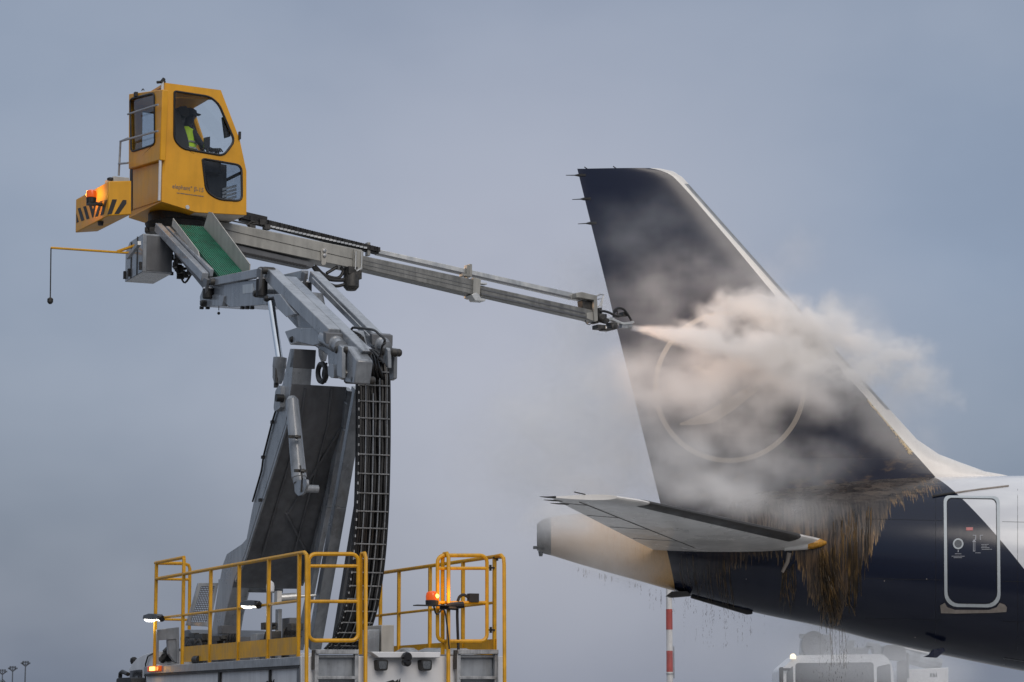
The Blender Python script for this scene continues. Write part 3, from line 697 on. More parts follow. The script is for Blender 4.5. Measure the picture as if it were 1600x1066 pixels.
b = MB(); beam(b, T(*Z2(330, 185), .88), T(*Z2(720, 600), .88), r * .1, .13); jib = b.build('jib', M['grey'], truck, bevel=.01)
b = MB(); beam(b, T(*Z2(420, 205), .99), T(*Z2(790, 565), .99), r * .05, .10); beam(b, T(*Z2(500, 240), 1.06), T(*Z2(740, 500), 1.06), r * .05, .06); b.tube(spline([T(*Z2(x, y), .97) for x, y in ((430, 250), (520, 320), (600, 400), (620, 440), (720, 540))], 4), .012, 5)
b.build('jib_rail', M['grey'], jib, bevel=.004)
M['greenshade'] = mat('green_groove_shade', (.006, .05, .03), .6, vary=.2)  # darker green, painting in the shade between the ridges
# green corrugated tread with side plates
A0, A1 = T(*Z2(500, 178), 1.08), T(*Z2(862, 608), 1.08); wv = r * .43
ax = A1 - A0; nrm = wv.cross(ax).normalized(); nrm = nrm if nrm.z > 0 else -nrm
b = MB(); n = 13
for i in range(n * 2):
    s_, e_ = i / (n * 2), (i + 1) / (n * 2); b.box(A0 + wv * s_ - nrm * .02, ax, wv * (e_ - s_), nrm * (.05 if i % 2 else .03), i % 2)
b.box(A0 - nrm * .06, ax, wv, nrm * .05); b.build('tread', [M['greenshade'], M['green']], jib, smooth=10)
b = MB(); b.prism([A0 + nrm * .12 - wv * .1, A0 + ax * .60 + nrm * .08 - wv * .1, A0 + ax * .66 - wv * .1, A0 - wv * .1], -r * .012); b.build('side_plate', M['beige'], jib)
b = MB(); Bq = A0 + wv * 1.03; b.prism([Bq + ax * .05 + nrm * .30, Bq + ax * .12 + nrm * .34, Bq + ax * .98 + nrm * .22, Bq + ax * 1.0 + nrm * .04, Bq + ax * .98, Bq], r * .014); b.build('side_plate', M['beige'], jib)
b = MB(); b.box(A0 - nrm * .3 - wv * .2, ax * .96, wv * 1.3, nrm * .22); b.build('jib_beam', M['darkgrey'], jib, bevel=.01)
# ---- control box hanging under the end of the jib
vb0 = .62
bx = [(80, 615), (105, 365), (150, 258), (232, 232), (235, 560), (160, 605)]
P1 = T(*Z2(225, 560), vb0); P2 = T(*Z2(80, 625), vb0); P3 = T(*Z2(230, 240), vb0); H = P3.z - P1.z
uA, uB = uof(P1), uof(P2); wd = .46
zt = lambda P, z: V((P.x, P.y, z))
b = MB()
c0 = uvz(uA, vb0, P1.z)
b.prism([c0, c0 + d * (uB - uA), c0 + d * (uB - uA) + up * H * .78, c0 + d * (uB - uA) * .75 + up * H, c0 + up * H], r * wd)
cb = b.build('control_cabinet', M['grey'], truck, bevel=.012)
b = MB(); b.box(c0 - d * .01 + r * .06 + up * .03, d * .012, r * .40, up * H * .9, 0); b.build('cabinet_door', M['darkgrey'], cb)
b = MB(); b.box(c0 + d * .28 - r * .012, d * .02, r * .012, up * H); b.box(c0 + d * .62 - r * .012, d * .02, r * .012, up * H * .95)
for s_ in (.05, .7, .95): b.cbox(c0 + d * (uB - uA) * s_ + up * .1 - r * .02, d * .05, r * .03, up * .12)
b.build('cabinet_seam', M['black'], cb)
b = MB(); c1 = c0 + r * .46 + d * .25
for i in range(46):
    P = c1 + r * random.uniform(0, .42) - d * random.uniform(.0, .5) + up * random.uniform(.0, H * .95)
    b.cbox(P, r * random.uniform(.03, .13), d * random.uniform(.03, .12), up * random.uniform(.03, .14))
for i in range(9):
    P = c1 + r * random.uniform(0, .3) - d * random.uniform(.05, .4) + up * random.uniform(.1, H)
    b.tube(spline([P, P + r * .12 + up * random.uniform(-.3, .1), P + r * .2 - up * .25, P + r * .28 - up * .1 - d * .1], 4), .016, 6)
b.build('pipework', M['machinery'], cb)
b = MB(); beam(b, T(*Z2(120, 440), vb0 - .1), T(*Z2(215, 320), vb0 - .1), -r * .05, .06); b.build('cabinet_hinge', M['steel'], cb)
# ---- yellow distance feeler
b = MB(); P = c0 + d * .5 + up * H * .55 - r * .02
Yf = P.y; Q = on_y(*Z1(55, 806), Yf); S_ = on_y(*Z1(378, 828), Yf); B_ = on_y(*Z1(410, 786), Yf); C_ = on_y(*Z1(345, 823), Yf)
b.tube([S_ + V((.25, 0, 0)), S_, Q], .018, 6); b.tube([B_ + V((.2, 0, .02)), C_], .022, 6); fe = b.build('distance_feeler', M['rail'], truck)
b = MB(); W_ = on_y(*Z1(52, 1030), Yf); b.tube([Q, W_], .010, 5); b.lathe(W_ - up * .05, up, [(-.03, .02), (0, .045), (.05, .045), (.07, .02)], 10); b.build('feeler_wire', M['machinery'], fe)
# ================================================================== OPERATOR CAB AND SPRAY BOOM
PH = rad(28); h = V((math.cos(PH), math.sin(PH), 0)); nR = V((math.sin(PH), -math.cos(PH), 0))
C0 = on_y(*Z1(541, 604), 39.0)
def CR(px, py, off=0.0): return on_plane(px, py, C0 - nR * off, nR)     # plane of the cab's right side
def CB(px, py, off=0.0): return on_plane(px, py, C0 + h * off, h)       # plane of the cab's rear
CW = -(CB(*Z1(398, 640)) - C0).dot(nR)
cab = MB()
side = zs(Z1, [(553, 82), (800, 115), (882, 330), (912, 470), (912, 662), (690, 650), (540, 603)])
side3 = [CR(x, y) for x, y in side]
win1 = zs(Z1b, roundpoly([(382, 112), (392, 106), (640, 145), (705, 200), (818, 465), (738, 572), (440, 520), (380, 455)], 40, 5))
win2 = zs(Z1b, roundpoly([(585, 600), (600, 596), (868, 642), (872, 900), (700, 888), (612, 830)], 45, 5))
inw = -nR
cab.panel(side3, [[CR(x, y) for x, y in win1], [CR(x, y) for x, y in win2]], inw * .05)
far = inw * CW
cab.panel([p + far for p in side3], [[CR(x, y) + far for x, y in zs(Z1b, roundpoly([(382, 112), (392, 106), (640, 145), (705, 200), (818, 465), (738, 572), (440, 520), (380, 455)], 40, 3))],
     [CR(x, y) + far for x, y in win2]], -inw * .05)
# roof, floor, front mullions
def skin(i, j, t_=.04, mb=cab, mi=0):
    a, c = side3[i], side3[j]; e = (c - a).normalized(); nn = e.cross(inw).normalized()
    mid = sum(side3, V((0, 0, 0))) / len(side3)
    if (mid - a).dot(nn) < 0: nn = -nn
    mb.prism([a + inw * .05, c + inw * .05, c + inw * (CW - .05), a + inw * (CW - .05)], nn * t_, mi)
skin(0, 1); skin(6, 5)
cabo = cab.build('operator_cab', M['yellow'], truck, bevel=.012)
b = MB(); skin(5, 4, .04, b); b.build('floor_panel', M['floor_beige'], cabo)
b = MB()
for i, j in ((1, 2), (2, 3), (3, 4)):
    a, c = side3[i], side3[j]
    for s_ in (.06, CW - .09): b.prism([a + inw * s_, c + inw * s_, c + inw * (s_ + .04), a + inw * (s_ + .04)], -h * .05)
P_, Q_ = side3[3] + inw * .05, side3[3] + inw * (CW - .05); b.tube([P_ - h * .03, Q_ - h * .03], .03, 6)
b.build('front_pillar', M['black'], cabo)
b = MB()
for i, j in ((1, 2), (2, 3), (3, 4)):
    a, c = side3[i] - h * .02, side3[j] - h * .02; b.prism([a + inw * .1, c + inw * .1, c + inw * (CW - .1), a + inw * (CW - .1)], -h * .008)
b.build('windscreen', M['glass'], cabo)
def seal(pts3, rr, name='window_seal', par=cabo):
    b = MB(); b.tube(pts3, rr, 6, closed=True); return b.build(name, M['black'], par)
for wpts, nm in ((win1, 'side_window'), (win2, 'lower_window')):
    b = MB(); b.prism([CR(x, y, .02) for x, y in wpts], inw * .006); b.build(nm, M['glass'] if nm == 'side_window' else M['darkglass'], cabo)
    seal([CR(x, y, -.004) for x, y in wpts], .018)
b = MB(); b.prism([CR(x, y, .02) + inw * (CW - .05) for x, y in win1], inw * .006); b.build('side_window', M['glass'], cabo); seal([CR(x, y, -.004) + inw * (CW) for x, y in win1], .018)
b = MB(); b.prism([CR(x, y, .02) + inw * (CW - .05) for x, y in win2], inw * .006); b.build('lower_window', M['darkglass'], cabo)
# rear wall: upper box with window, recessed lower wall
rw = zs(Z1b, roundpoly([(62, 160), (238, 118), (240, 490), (70, 545)], 26, 4))
ru = -.08
b = MB(); ro = [CB(*Z1b(x, y), ru) for x, y in ((52, 125), (296, 92), (276, 603), (50, 668))]
b.panel(ro, [[CB(x, y, ru) for x, y in rw]], h * .1)
rp = b.build('rear_door', M['yellow'], cabo, bevel=.012)
b = MB(); b.prism([CB(x, y, ru + .02) for x, y in rw], h * .006); b.build('rear_window', M['darkglass'], rp); seal([CB(x, y, ru - .004) for x, y in rw], .017, par=rp)
b = MB(); tl = side3[0] + far; b.prism([side3[0] + inw * .04, C0 + inw * .04, C0 + inw * CW, side3[0] + inw * CW][1:3] + [CB(*Z1b(58, 655), 0), CB(*Z1b(300, 600), 0)], h * .04)
b.build('rear_wall', M['yellow'], cabo, bevel=.006)
b = MB(); b.prism([CB(*Z1b(x, y), -.01) for x, y in ((62, 668), (78, 662), (76, 968), (60, 972))], h * .02); b.build('rear_gap', M['black'], cabo)
b = MB(); b.prism([CB(*Z1b(x, y), -.012) for x, y in ((80, 672), (272, 618), (274, 900), (82, 962))], h * .02); b.build('rear_hatch', M['yellow'], cabo, bevel=.008)
# pipe along the rear corner and its tip, rungs, small hand rail
b = MB(); b.tube([CR(*Z1(555, 72), -.05) - h * .04, CR(*Z1(540, 600), -.05) - h * .04], .022, 8); b.build('corner_pipe', M['dirtywhite'], cabo)
b = MB(); b.tube([CR(*Z1(548, 84), -.05) - h * .04, CR(*Z1(562, 66), -.05) - h * .04], .028, 6); b.tube([CR(*Z1(530, 82), .1) - h * .04, CR(*Z1(556, 78), .1)], .022, 6); b.build('pipe_tip', M['black'], cabo)
b = MB()
b.tube([CB(*Z1b(45, 272), ru - .1), CB(*Z1b(262, 202), ru - .1)], .017, 6); b.tube([CB(*Z1b(-10, 468), ru - .1), CB(*Z1b(262, 393), ru - .1)], .017, 6)
b.tube([CB(*Z1(352, 490), ru - .1), CB(*Z1(360, 338), ru - .1), CB(*Z1(392, 326), ru - .1)], .017, 6); b.tube([CB(*Z1(352, 438), ru - .1), CB(*Z1(394, 434), ru - .1)], .017, 6)
b.build('grab_rail', M['steel'], cabo)
b = MB(); b.tube(spline([CB(*Z1b(146, 100), ru), CB(*Z1b(155, 88), ru), CB(*Z1b(163, 98), ru)], 4), .008, 5); b.build('lifting_eye', M['black'], cabo); b = MB(); b.cbox(CB(*Z1b(103, 128), ru - .02), h * .05, nR * .07, up * .07); b.build('rear_camera', M['black'], cabo)
b = MB(); b.cbox(CR(*Z1b(846, 425), -.02) + h * .02, h * .03, nR * .05, up * .12); b.build('front_bracket', M['black'], cabo)
b = MB(); c = side3[0] + (side3[1] - side3[0]) * .35 + inw * .4; b.lathe(c, up, [(0, .22), (.025, .22), (.05, .12)], 18); b.build('roof_hatch', M['black'], cabo)
# lettering on the side
P_ = CR(*Z1b(366, 806), -.003); ux = (CR(*Z1b(592, 836), -.003) - P_).normalized()
tx = put_text("elephant\u00b0 \u03b2-15", .095, P_, ux, inw.cross(-ux) if False else (up - ux * up.dot(ux)), M['darkgrey'], cabo)
Lw = (CR(*Z1b(592, 836), -.003) - P_).length
xs = [((vv.co + OFF[cabo.name]) - P_).dot(ux) for vv in tx.data.vertices]; sx = Lw / max(xs)
for vv in tx.data.vertices: q = vv.co + OFF[cabo.name] - P_; vv.co += ux * (q.dot(ux) * (sx - 1))
b = MB(); x = 400.0          # a line of lettering too small to read
while x < 592:
    w_ = random.uniform(3, 7); yy = 838 + (x - 400) * .135
    b.prism([CR(*Z1b(p, q_), -.003) for p, q_ in ((x, yy), (x + w_, yy + w_ * .135), (x + w_, yy + w_ * .135 + 6), (x, yy + 6))], nR * .002); x += w_ + random.choice((1.2, 1.2, 3))
b.build('small_lettering', M['darkgrey'], cabo)
b = MB(); b.lathe(CR(*Z1b(478, 945), -.003), nR, [(0, .035), (.004, .03)], 14); b.build('side_badge', M['silver'], cabo)
# inside: seat, console, screen, frame bars, lower grille
mo = CW * .5
def CI(x, y, off=mo): return CR(*Z1b(x, y), off)
b = MB()
b.prism([CI(x, y, mo - .24) for x, y in roundpoly([(385, 240), (415, 250), (480, 440), (500, 560), (400, 545)], 20)], inw * .48)
b.prism([CI(x, y, mo - .24) for x, y in roundpoly([(400, 530), (560, 555), (560, 610), (400, 590)], 12)], inw * .48)
b.prism([CI(x, y, mo - .13) for x, y in roundpoly([(412, 215), (470, 210), (495, 250), (480, 295), (430, 280)], 18)], inw * .26)
seat = b.build('seat', M['seat'], cabo, bevel=.02)
b = MB(); b.prism([CI(x, y, .2) for x, y in ((600, 440), (642, 432), (640, 520), (598, 525))], inw * .05)
b.tube([CI(620, 520, .22), CI(630, 610, .24)], .025, 6); b.build('screen', M['blackgloss'], cabo, bevel=.006)
b = MB(); b.prism([CI(x, y, .22) for x, y in ((560, 560), (720, 590), (730, 700), (590, 690))], inw * (CW - .5)); b.build('console', M['interior'], cabo, bevel=.02)
b = MB()
for i in range(5):
    x = 645 + i * 14; b.tube(spline([CI(x, 560, .3), CI(x + 10, 520, .3), CI(x + 30, 545, .32)], 4), .012, 5)
b.build('control_lever', M['black'], cabo)
b = MB(); b.tube([CI(500, 215, CW - .1), CI(600, 520, CW - .1)], .04, 6); b.tube([CI(385, 150, .12), CI(700, 160, .12)], .012, 6)
b.build('inner_bar', M['yellow'], cabo)
b = MB(); b.prism([CI(x, y, .08) for x, y in ((735, 290), (762, 300), (790, 430), (755, 440))], inw * .08); b.cbox(CI(705, 150, .06), h * .12, inw * .05, up * .06); b.build('wiper_motor', M['black'], cabo)
b = MB()
for i in range(4):
    y = 800 + i * 26; b.prism([CI(x, q, .3) for x, q in ((730, y + 8), (832, y - 20), (832, y - 2), (730, y + 26))], inw * .02)
b.build('step_grille', M['dirtywhite'], cabo)
b = MB(); b.prism([CI(x, y, .35) for x, y in ((600, 610), (760, 640), (760, 880), (640, 860))], inw * .3); b.build('inner_box', M['interior'], cabo)
b = MB(); b.prism([CI(x, y, CW - .12) for x, y in ((382, 110), (640, 145), (655, 165), (382, 170))], inw * .03); b.prism([CI(x, y, CW - .15) for x, y in ((382, 160), (480, 165), (480, 560), (382, 530))], inw * .02); b.build('inner_lining', M['interior'], cabo)
# counterweight with hazard stripes
cwp = [CR(*Z1(x, y), .06) for x, y in ((308, 514), (408, 512), (408, 660), (306, 666))]
b = MB(); b.prism(cwp, inw * CW * 1.05); cwo = b.build('counterweight', M['yellow'], truck, bevel=.015)
b = MB()
n0 = -h
e0 = cwp[0]; H_ = (cwp[0] - cwp[3]).length; Wd = CW * 1.05
base = cwp[3]
def onrear(s_, z): return base + inw * s_ + up * z - h * .006
RP = lambda x, y: on_plane(*Z1(x, y), base - h * .006, h)
for pts in ([(166, 655), (176, 692), (167, 697)], [(172, 634), (184, 630), (201, 684), (188, 689)], [(196, 626), (208, 622), (223, 677), (211, 681)], [(221, 619), (232, 616), (239, 640), (246, 609), (254, 606), (240, 672), (235, 672)], [(268, 603), (281, 599), (260, 666), (248, 670)], [(290, 598), (302, 595), (284, 660), (271, 664)]):
    b.prism([RP(x, y) for x, y in pts], h * .005)
for pts in ([(324, 594), (345, 594), (322, 658), (302, 661)], [(370, 596), (386, 597), (386, 612), (354, 657), (333, 658)]):
    b.prism([CR(*Z1(x, y), .054) for x, y in pts], inw * .005)
b.build('hazard_stripe', M['black'], cwo)
b = MB(); P_ = on_plane(*Z1(232, 600), base - h * .18, h); b.cbox(P_ - up * .02, -nR * .12, h * .12, up * .10); b.lathe(P_ - up * .03, up, [(0, .075), (.07, .08), (.08, .06)], 18); b.tube([P_ + h * .2 - up * .04, P_ - up * .04], .03, 6)
cbn = b.build('beacon', M['black'], cwo)
b = MB(); b.lathe(P_ + up * .05, up, [(0, .08), (.05, .085), (.10, .078), (.12, .04)], 18); b.build('lens', M['amber'], cbn)
b = MB(); b.lathe(P_ + up * .08 - nR * .04 + h * .0, up, [(0, .04), (.06, .05), (.08, .02)], 12); b.build('bulb', M['amberhot'], cbn)
point('cab_beacon_glow', P_ + up * .14 - nR * .16 - h * .02, 6.5, (1, .42, .04), .06)
b = MB(); P_ = cwp[0] + inw * .25; b.cbox(P_ + h * .22 + up * .05, h * .26, inw * .4, up * .10); b.build('roof_box', M['beige'], cwo, bevel=.01)
b = MB(); b.lathe(CR(*Z1(315, 510), .15), up, [(0, .05), (.03, .05), (.045, .02)], 12); b.lathe(cwp[3] + inw * .5 + h * .05, -up, [(0, .05), (.06, .04)], 10); b.build('cap', M['black'], cwo)
# slewing ring and underframe
tc_ = C0 + h * .55 + inw * CW * .5
b = MB(); zb = on_plane(*Z1(430, 742), tc_, V((0, 1, 0))).z
top = C0.z - .03
b.lathe(V((tc_.x, tc_.y, zb)), up, [(0, .36), (.03, .48), (.14, .52), (.16, .47), (top - zb, .47)], 28); b.build('slewing_ring', M['black'], truck)
b = MB()
for i in range(16):
    a = random.uniform(0, 6.28); P_ = V((tc_.x, tc_.y, zb)) + V((math.cos(a) * .35, math.sin(a) * .35, random.uniform(-.03, .03))); b.cbox(P_, V((.3, 0, 0)), V((0, .3, 0)), up * .07)
b.build('underframe', M['machinery'], truck)

# ---------------- spray boom along the cab's heading
BO = CW * .5
def B(px, py, off=BO): return CR(px, py, off)
def section(pts, off, wdt, name, m, bev=.012, par=truck, label=None):
    b = MB(); b.prism([B(x, y, off) for x, y in pts], inw * wdt); return b.build(name, m, par, bevel=bev, label=label)
M['boom'] = mat('boom_grey', (.30, .295, .27), .38, coat=.2, vary=.18, nscale=1.8)
M['boom2'] = mat('boom_oxidised', (.20, .20, .19), .36, metal=.35, vary=.28, nscale=2.5)
boom = section([Z3(20, 130), Z3(110, 106), Z3(1012, 290), Z3(960, 408), Z3(65, 215), Z3(10, 170)], BO - .17, .36, 'spray_boom', M['boom'])
section([Z3(70, 222), Z3(700, 372), Z3(700, 400), Z3(660, 400), Z3(130, 285), Z3(60, 235)], BO - .12, .26, 'under_beam', M['darkgrey'], par=boom)
b = MB()
for i in range(26):
    s_ = i / 25; b.cbox(B(*lerp(Z3(130, 285), Z3(640, 394), s_), BO - .13), h * .055, inw * .03, up * .035)
b.build('under_chain', M['black'], boom)
b = MB(); P_, Q_ = B(*Z3(70, 145), BO - .175), B(*Z3(965, 352), BO - .175); b.cbox((P_ + Q_) / 2, Q_ - P_, inw * .006, up * .006); b.build('weld_seam', M['machinery'], boom)
section(roundpoly([Z3(745, 290), Z3(757, 278), Z3(780, 280), Z3(786, 300), Z3(775, 385), Z3(748, 388)], 3), BO - .20, .03, 'wear_plate', M['beige'], par=boom, bev=.004)
b = MB()
for y in (300, 330): b.lathe(B(*Z3(766, y - 5), BO - .205), nR, [(0, .03), (.02, .03), (.025, .015)], 10)
b.build('bolt', M['steel'], boom)
# end collar of the outer section
section([Z3(955, 285), Z3(1018, 298), Z3(1010, 415), Z3(975, 425), Z3(950, 408)], BO - .20, .42, 'collar', M['boom'], par=boom, bev=.006)
b = MB()
for x in (968, 1006): b.tube([B(*Z3(x, 300), BO - .22), B(*Z3(x - 4, 415), BO - .22)], .012, 6)
b.tube([B(*Z3(970, 425), BO - .22), B(*Z3(1006, 405), BO - .22)], .018, 6); b.build('collar_edge', M['silver'], boom)
b = MB(); P_ = B(*Z3(938, 480), BO - .1); b.lathe(P_ + up * .18, -up, [(0, .1), (.1, .13), (.3, .13), (.36, .08)], 14); b.cbox(B(*Z3(980, 450), BO - .15), h * .1, inw * .1, up * .14); b.cbox(B(*Z3(935, 425), BO - .12), h * .16, inw * .2, up * .12)
hr = b.build('hose_reel', M['machinery'], boom)
b = MB()
for q in ([(700, 400), (740, 440), (800, 480), (900, 485), (935, 480)], [(690, 395), (750, 470), (830, 520), (900, 510)], [(700, 395), (770, 450), (850, 470), (885, 430), (870, 402)], [(705, 390), (790, 470), (880, 480), (915, 455)], [(780, 440), (830, 410), (850, 400)]):
    b.tube(spline([B(*Z3(x, y), BO - .1) for x, y in q], 6), .027, 7)
b.build('hose', M['black'], boom)
# middle and inner sections
mid = section([Z4(5, 100), Z4(645, 238), Z4(640, 322), Z4(0, 172)], BO - .13, .27, 'boom_section', M['boom2'], par=boom)
b = MB()
for f0, f1 in (((15, 128), (640, 272)), ((10, 150), (638, 292))):
    P_, Q_ = B(*Z4(*f0), BO - .133), B(*Z4(*f1), BO - .133); b.cbox((P_ + Q_) / 2, Q_ - P_, inw * .004, up * .008)
b.build('rib', M['darkgrey'], mid)
section([Z4(640, 226), Z4(682, 236), Z4(676, 322), Z4(655, 335), Z4(636, 326)], BO - .16, .34, 'collar', M['boom'], par=boom, bev=.006)
b = MB(); b.prism([B(*Z4(x, y), BO - .17) for x, y in ((628, 322), (655, 310), (672, 322), (680, 340), (708, 346), (704, 358), (650, 354))], inw * .2); b.cbox(B(*Z4(690, 262), BO - .1), h * .12, inw * .1, up * .03); b.build('roller_bracket', M['silver'], boom, bevel=.004)
b = MB()
for x, y in ((602, 195), (617, 190), (52, 70)): b.cbox(B(*Z4(x, y), BO - .02), h * .05, inw * .1, up * .22)
b.cbox(B(*Z4(590, 215), BO - .02), h * .14, inw * .12, up * .04); b.build('guide_bracket', M['boom'], boom, bevel=.004)
section([Z4(680, 270), Z4(1315, 410), Z4(1315, 470), Z4(680, 325)], BO - .10, .20, 'boom_section', M['boom2'], par=boom)
b = MB(); P_, Q_ = B(*Z4(682, 290), BO - .105), B(*Z4(1260, 425), BO - .105); b.cbox((P_ + Q_) / 2, Q_ - P_, inw * .006, up * .02); P_, Q_ = B(*Z4(682, 316), BO - .105), B(*Z4(1310, 458), BO - .105); b.cbox((P_ + Q_) / 2, Q_ - P_, inw * .006, up * .03); b.build('rib', M['darkgrey'], boom)
# cable guide rail above
b = MB(); b.prism([B(*Z4(x, y), BO - .02) for x, y in ((104, 68), (1210, 316), (1232, 338), (1232, 352), (1180, 345), (104, 98))], inw * .10); gdr = b.build('cable_rail', M['silver'], boom, bevel=.004)
b = MB(); b.prism([B(*Z4(x, y), BO - .026) for x, y in ((104, 90), (1180, 334), (1180, 345), (104, 98))], inw * .006); b.build('rail_lip', M['darkgrey'], gdr)
b = MB(); n = 60
for i in range(n):
    s_ = i / (n - 1); P_ = B(*lerp(Z3(225, 75), Z3(1100, 290), s_), BO - .02); b.cbox(P_, h * .075, inw * .14, up * .075)
P_, Q_ = B(*Z3(225, 88), BO), B(*Z3(1105, 305), BO); b.cbox((P_ + Q_) / 2 - up * .02, Q_ - P_, inw * .12, up * .03)
P_, Q_ = B(*Z3(235, 70), BO), B(*Z3(390, 105), BO); b.cbox((P_ + Q_) / 2, Q_ - P_, inw * .14, up * .12)
b.build('cable_chain', M['black'], boom)
b = MB()
for i in range(26):
    s_ = (i + .5) / 26; P_ = B(*lerp(Z3(405, 135), Z3(1040, 278), s_), BO - .10); b.cbox(P_, h * .06, inw * .01, up * .03)
b.build('chain_link', M['silver'], boom)
b = MB()
for q in ([(270, 130), (300, 110), (330, 112), (370, 125)], [(280, 135), (320, 120), (360, 130)]): b.tube(spline([B(*Z3(x, y), BO - .1) for x, y in q], 4), .02, 6)
P_, Q_ = B(*Z3(150, 98), BO - .1), B(*Z3(300, 130), BO - .1); b.cbox((P_ + Q_) / 2, Q_ - P_, inw * .02, up * .02)
for x, y in ((365, 115), (395, 145), (300, 148)): b.cbox(B(*Z3(x, y), BO - .1), h * .1, inw * .1, up * .08)
b.build('chain_anchor', M['machinery'], boom)
# ---- nozzle head
hd = section([Z4b(232, 200), Z4b(340, 185), Z4b(560, 240), Z4b(555, 335), Z4b(270, 285), Z4b(236, 290)], BO - .16, .30, 'nozzle_head', M['boom'], bev=.01)
section([Z4b(548, 240), Z4b(605, 250), Z4b(620, 700), Z4b(560, 720), Z4b(545, 560)], BO - .15, .28, 'head_plate', M['boom'], par=hd, bev=.004)
section([Z4b(420, 560), Z4b(560, 540), Z4b(570, 715), Z4b(420, 660)], BO - .12, .24, 'head_block', M['boom'], par=hd, bev=.006)
section([Z4b(330, 330), Z4b(540, 370), Z4b(540, 500), Z4b(460, 520), Z4b(350, 490)], BO - .08, .16, 'valve_block', M['machinery'], par=hd, bev=.006)
b = MB(); 
b.tube([B(*Z4b(x, y), BO - .1) for x, y in ((600, 260), (660, 230), (725, 240), (700, 330), (680, 460))], .014, 5); b.tube([B(*Z4b(x, y), BO + .05) for x, y in ((620, 320), (690, 300), (660, 420), (600, 470))], .012, 5)
b.build('head_frame', M['steel'], hd)
b = MB()
for q in ([(660, 540), (720, 530), (820, 555), (930, 610), (1000, 620)], [(900, 560), (930, 505), (1000, 475), (1080, 500), (1140, 570), (1190, 650), (1215, 700)], [(640, 560), (640, 680), (720, 730), (800, 740)], [(395, 690), (410, 740), (460, 770), (510, 745)]):
    b.tube(spline([B(*Z4b(x, y), BO - .1) for x, y in q], 6), .022 if q[0][0] != 395 else .008, 6)
b.tube(spline([B(*Z4b(x, y), BO - .05) for x, y in ((900, 580), (960, 520), (970, 600), (990, 640))], 5), .012, 5)
b.build('hose', M['black'], hd)
b = MB()
for (x, y, sx, sy) in ((690, 640, 120, 110), (630, 600, 60, 260), (720, 700, 160, 60), (1070, 590, 100, 80), (960, 620, 100, 40), (560, 735, 80, 40), (900, 800, 80, 120), (840, 770, 90, 60)):
    P_ = B(*Z4b(x, y), BO); k_ = 1 / 11.43 / 95; b.cbox(P_, h * sx * k_, inw * .16, up * sy * k_)
b.lathe(B(*Z4b(690, 640), BO - .12), nR, [(-.1, .06), (.02, .07), (.04, .04)], 12); b.lathe(B(*Z4b(900, 810), BO - .1), nR, [(-.15, .05), (.02, .055), (.03, .03)], 12)
b.build('nozzle_drive', M['machinery'], hd, bevel=.006)
b = MB(); b.prism([B(*Z4b(x, y), BO - .08) for x, y in ((800, 650), (860, 635), (1080, 735), (1260, 705), (1280, 730), (1240, 755), (1080, 770), (880, 690), (820, 690))], inw * .14); noz = b.build('nozzle', M['silver'], hd, bevel=.004)
b = MB(); P_ = B(*Z4b(1130, 790), BO - .01); P2_ = B(*Z4b(1165, 800), BO - .01); b.tube([P_, P2_ + h * .05], [.06, .045], 12); b.cbox(P_ - h * .06, h * .12, inw * .1, up * .1); b.build('nozzle_tip', M['steel'], noz)
b = MB(); P_ = B(*Z4b(640, 820), BO - .22); b.cbox(P_, h * .16, inw * .2, up * .07); b.cbox(P_ + h * .12 - up * .035, h * .16, inw * .16, up * .03); fl_ = b.build('flood_light', M['machinery'], hd, bevel=.006)
b = MB(); b.cbox(P_ + h * .085 - up * .005, h * .012, inw * .16, up * .05); b.build('lens', M['warmlamp'], fl_)
NOZ = B(*Z4b(1165, 800), BO - .01)
# work light on the front foot of the cab, throwing its beam along the boom onto the spray
LP = side3[4] + h * .16 + inw * CW * .92 + up * .06
b = MB(); b.cbox(LP - h * .06, h * .10, inw * .18, up * .12); b.cbox(LP - h * .13, h * .08, inw * .05, up * .05); wl = b.build('flood_light', M['black'], cabo, bevel=.006)
b = MB(); b.cbox(LP - h * .008, h * .012, inw * .15, up * .09); b.build('lens', M['warmlamp'], wl)
sl = bpy.data.lights.new('flood_light_beam', 'SPOT'); sl.energy = 1900; sl.color = (1, .66, .42); sl.spot_size = rad(26); sl.spot_blend = .7; sl.shadow_soft_size = .08
so = bpy.data.objects.new('flood_light_beam', sl); COL.objects.link(so); so.location = LP + h * .03
aim = on_y(1225, 545, 46.3) - so.location; so.rotation_euler = (-aim).to_track_quat('Z', 'Y').to_euler()

sl = bpy.data.lights.new('nozzle_light_beam', 'SPOT'); sl.energy = 130; sl.color = (1, .62, .38); sl.spot_size = rad(40); sl.spot_blend = .8; sl.shadow_soft_size = .06
so = bpy.data.objects.new('nozzle_light_beam', sl); COL.objects.link(so); so.location = P_ + h * .14 + nR * .45
aim = on_y(1120, 520, 45.4) - so.location; so.rotation_euler = (-aim).to_track_quat('Z', 'Y').to_euler()
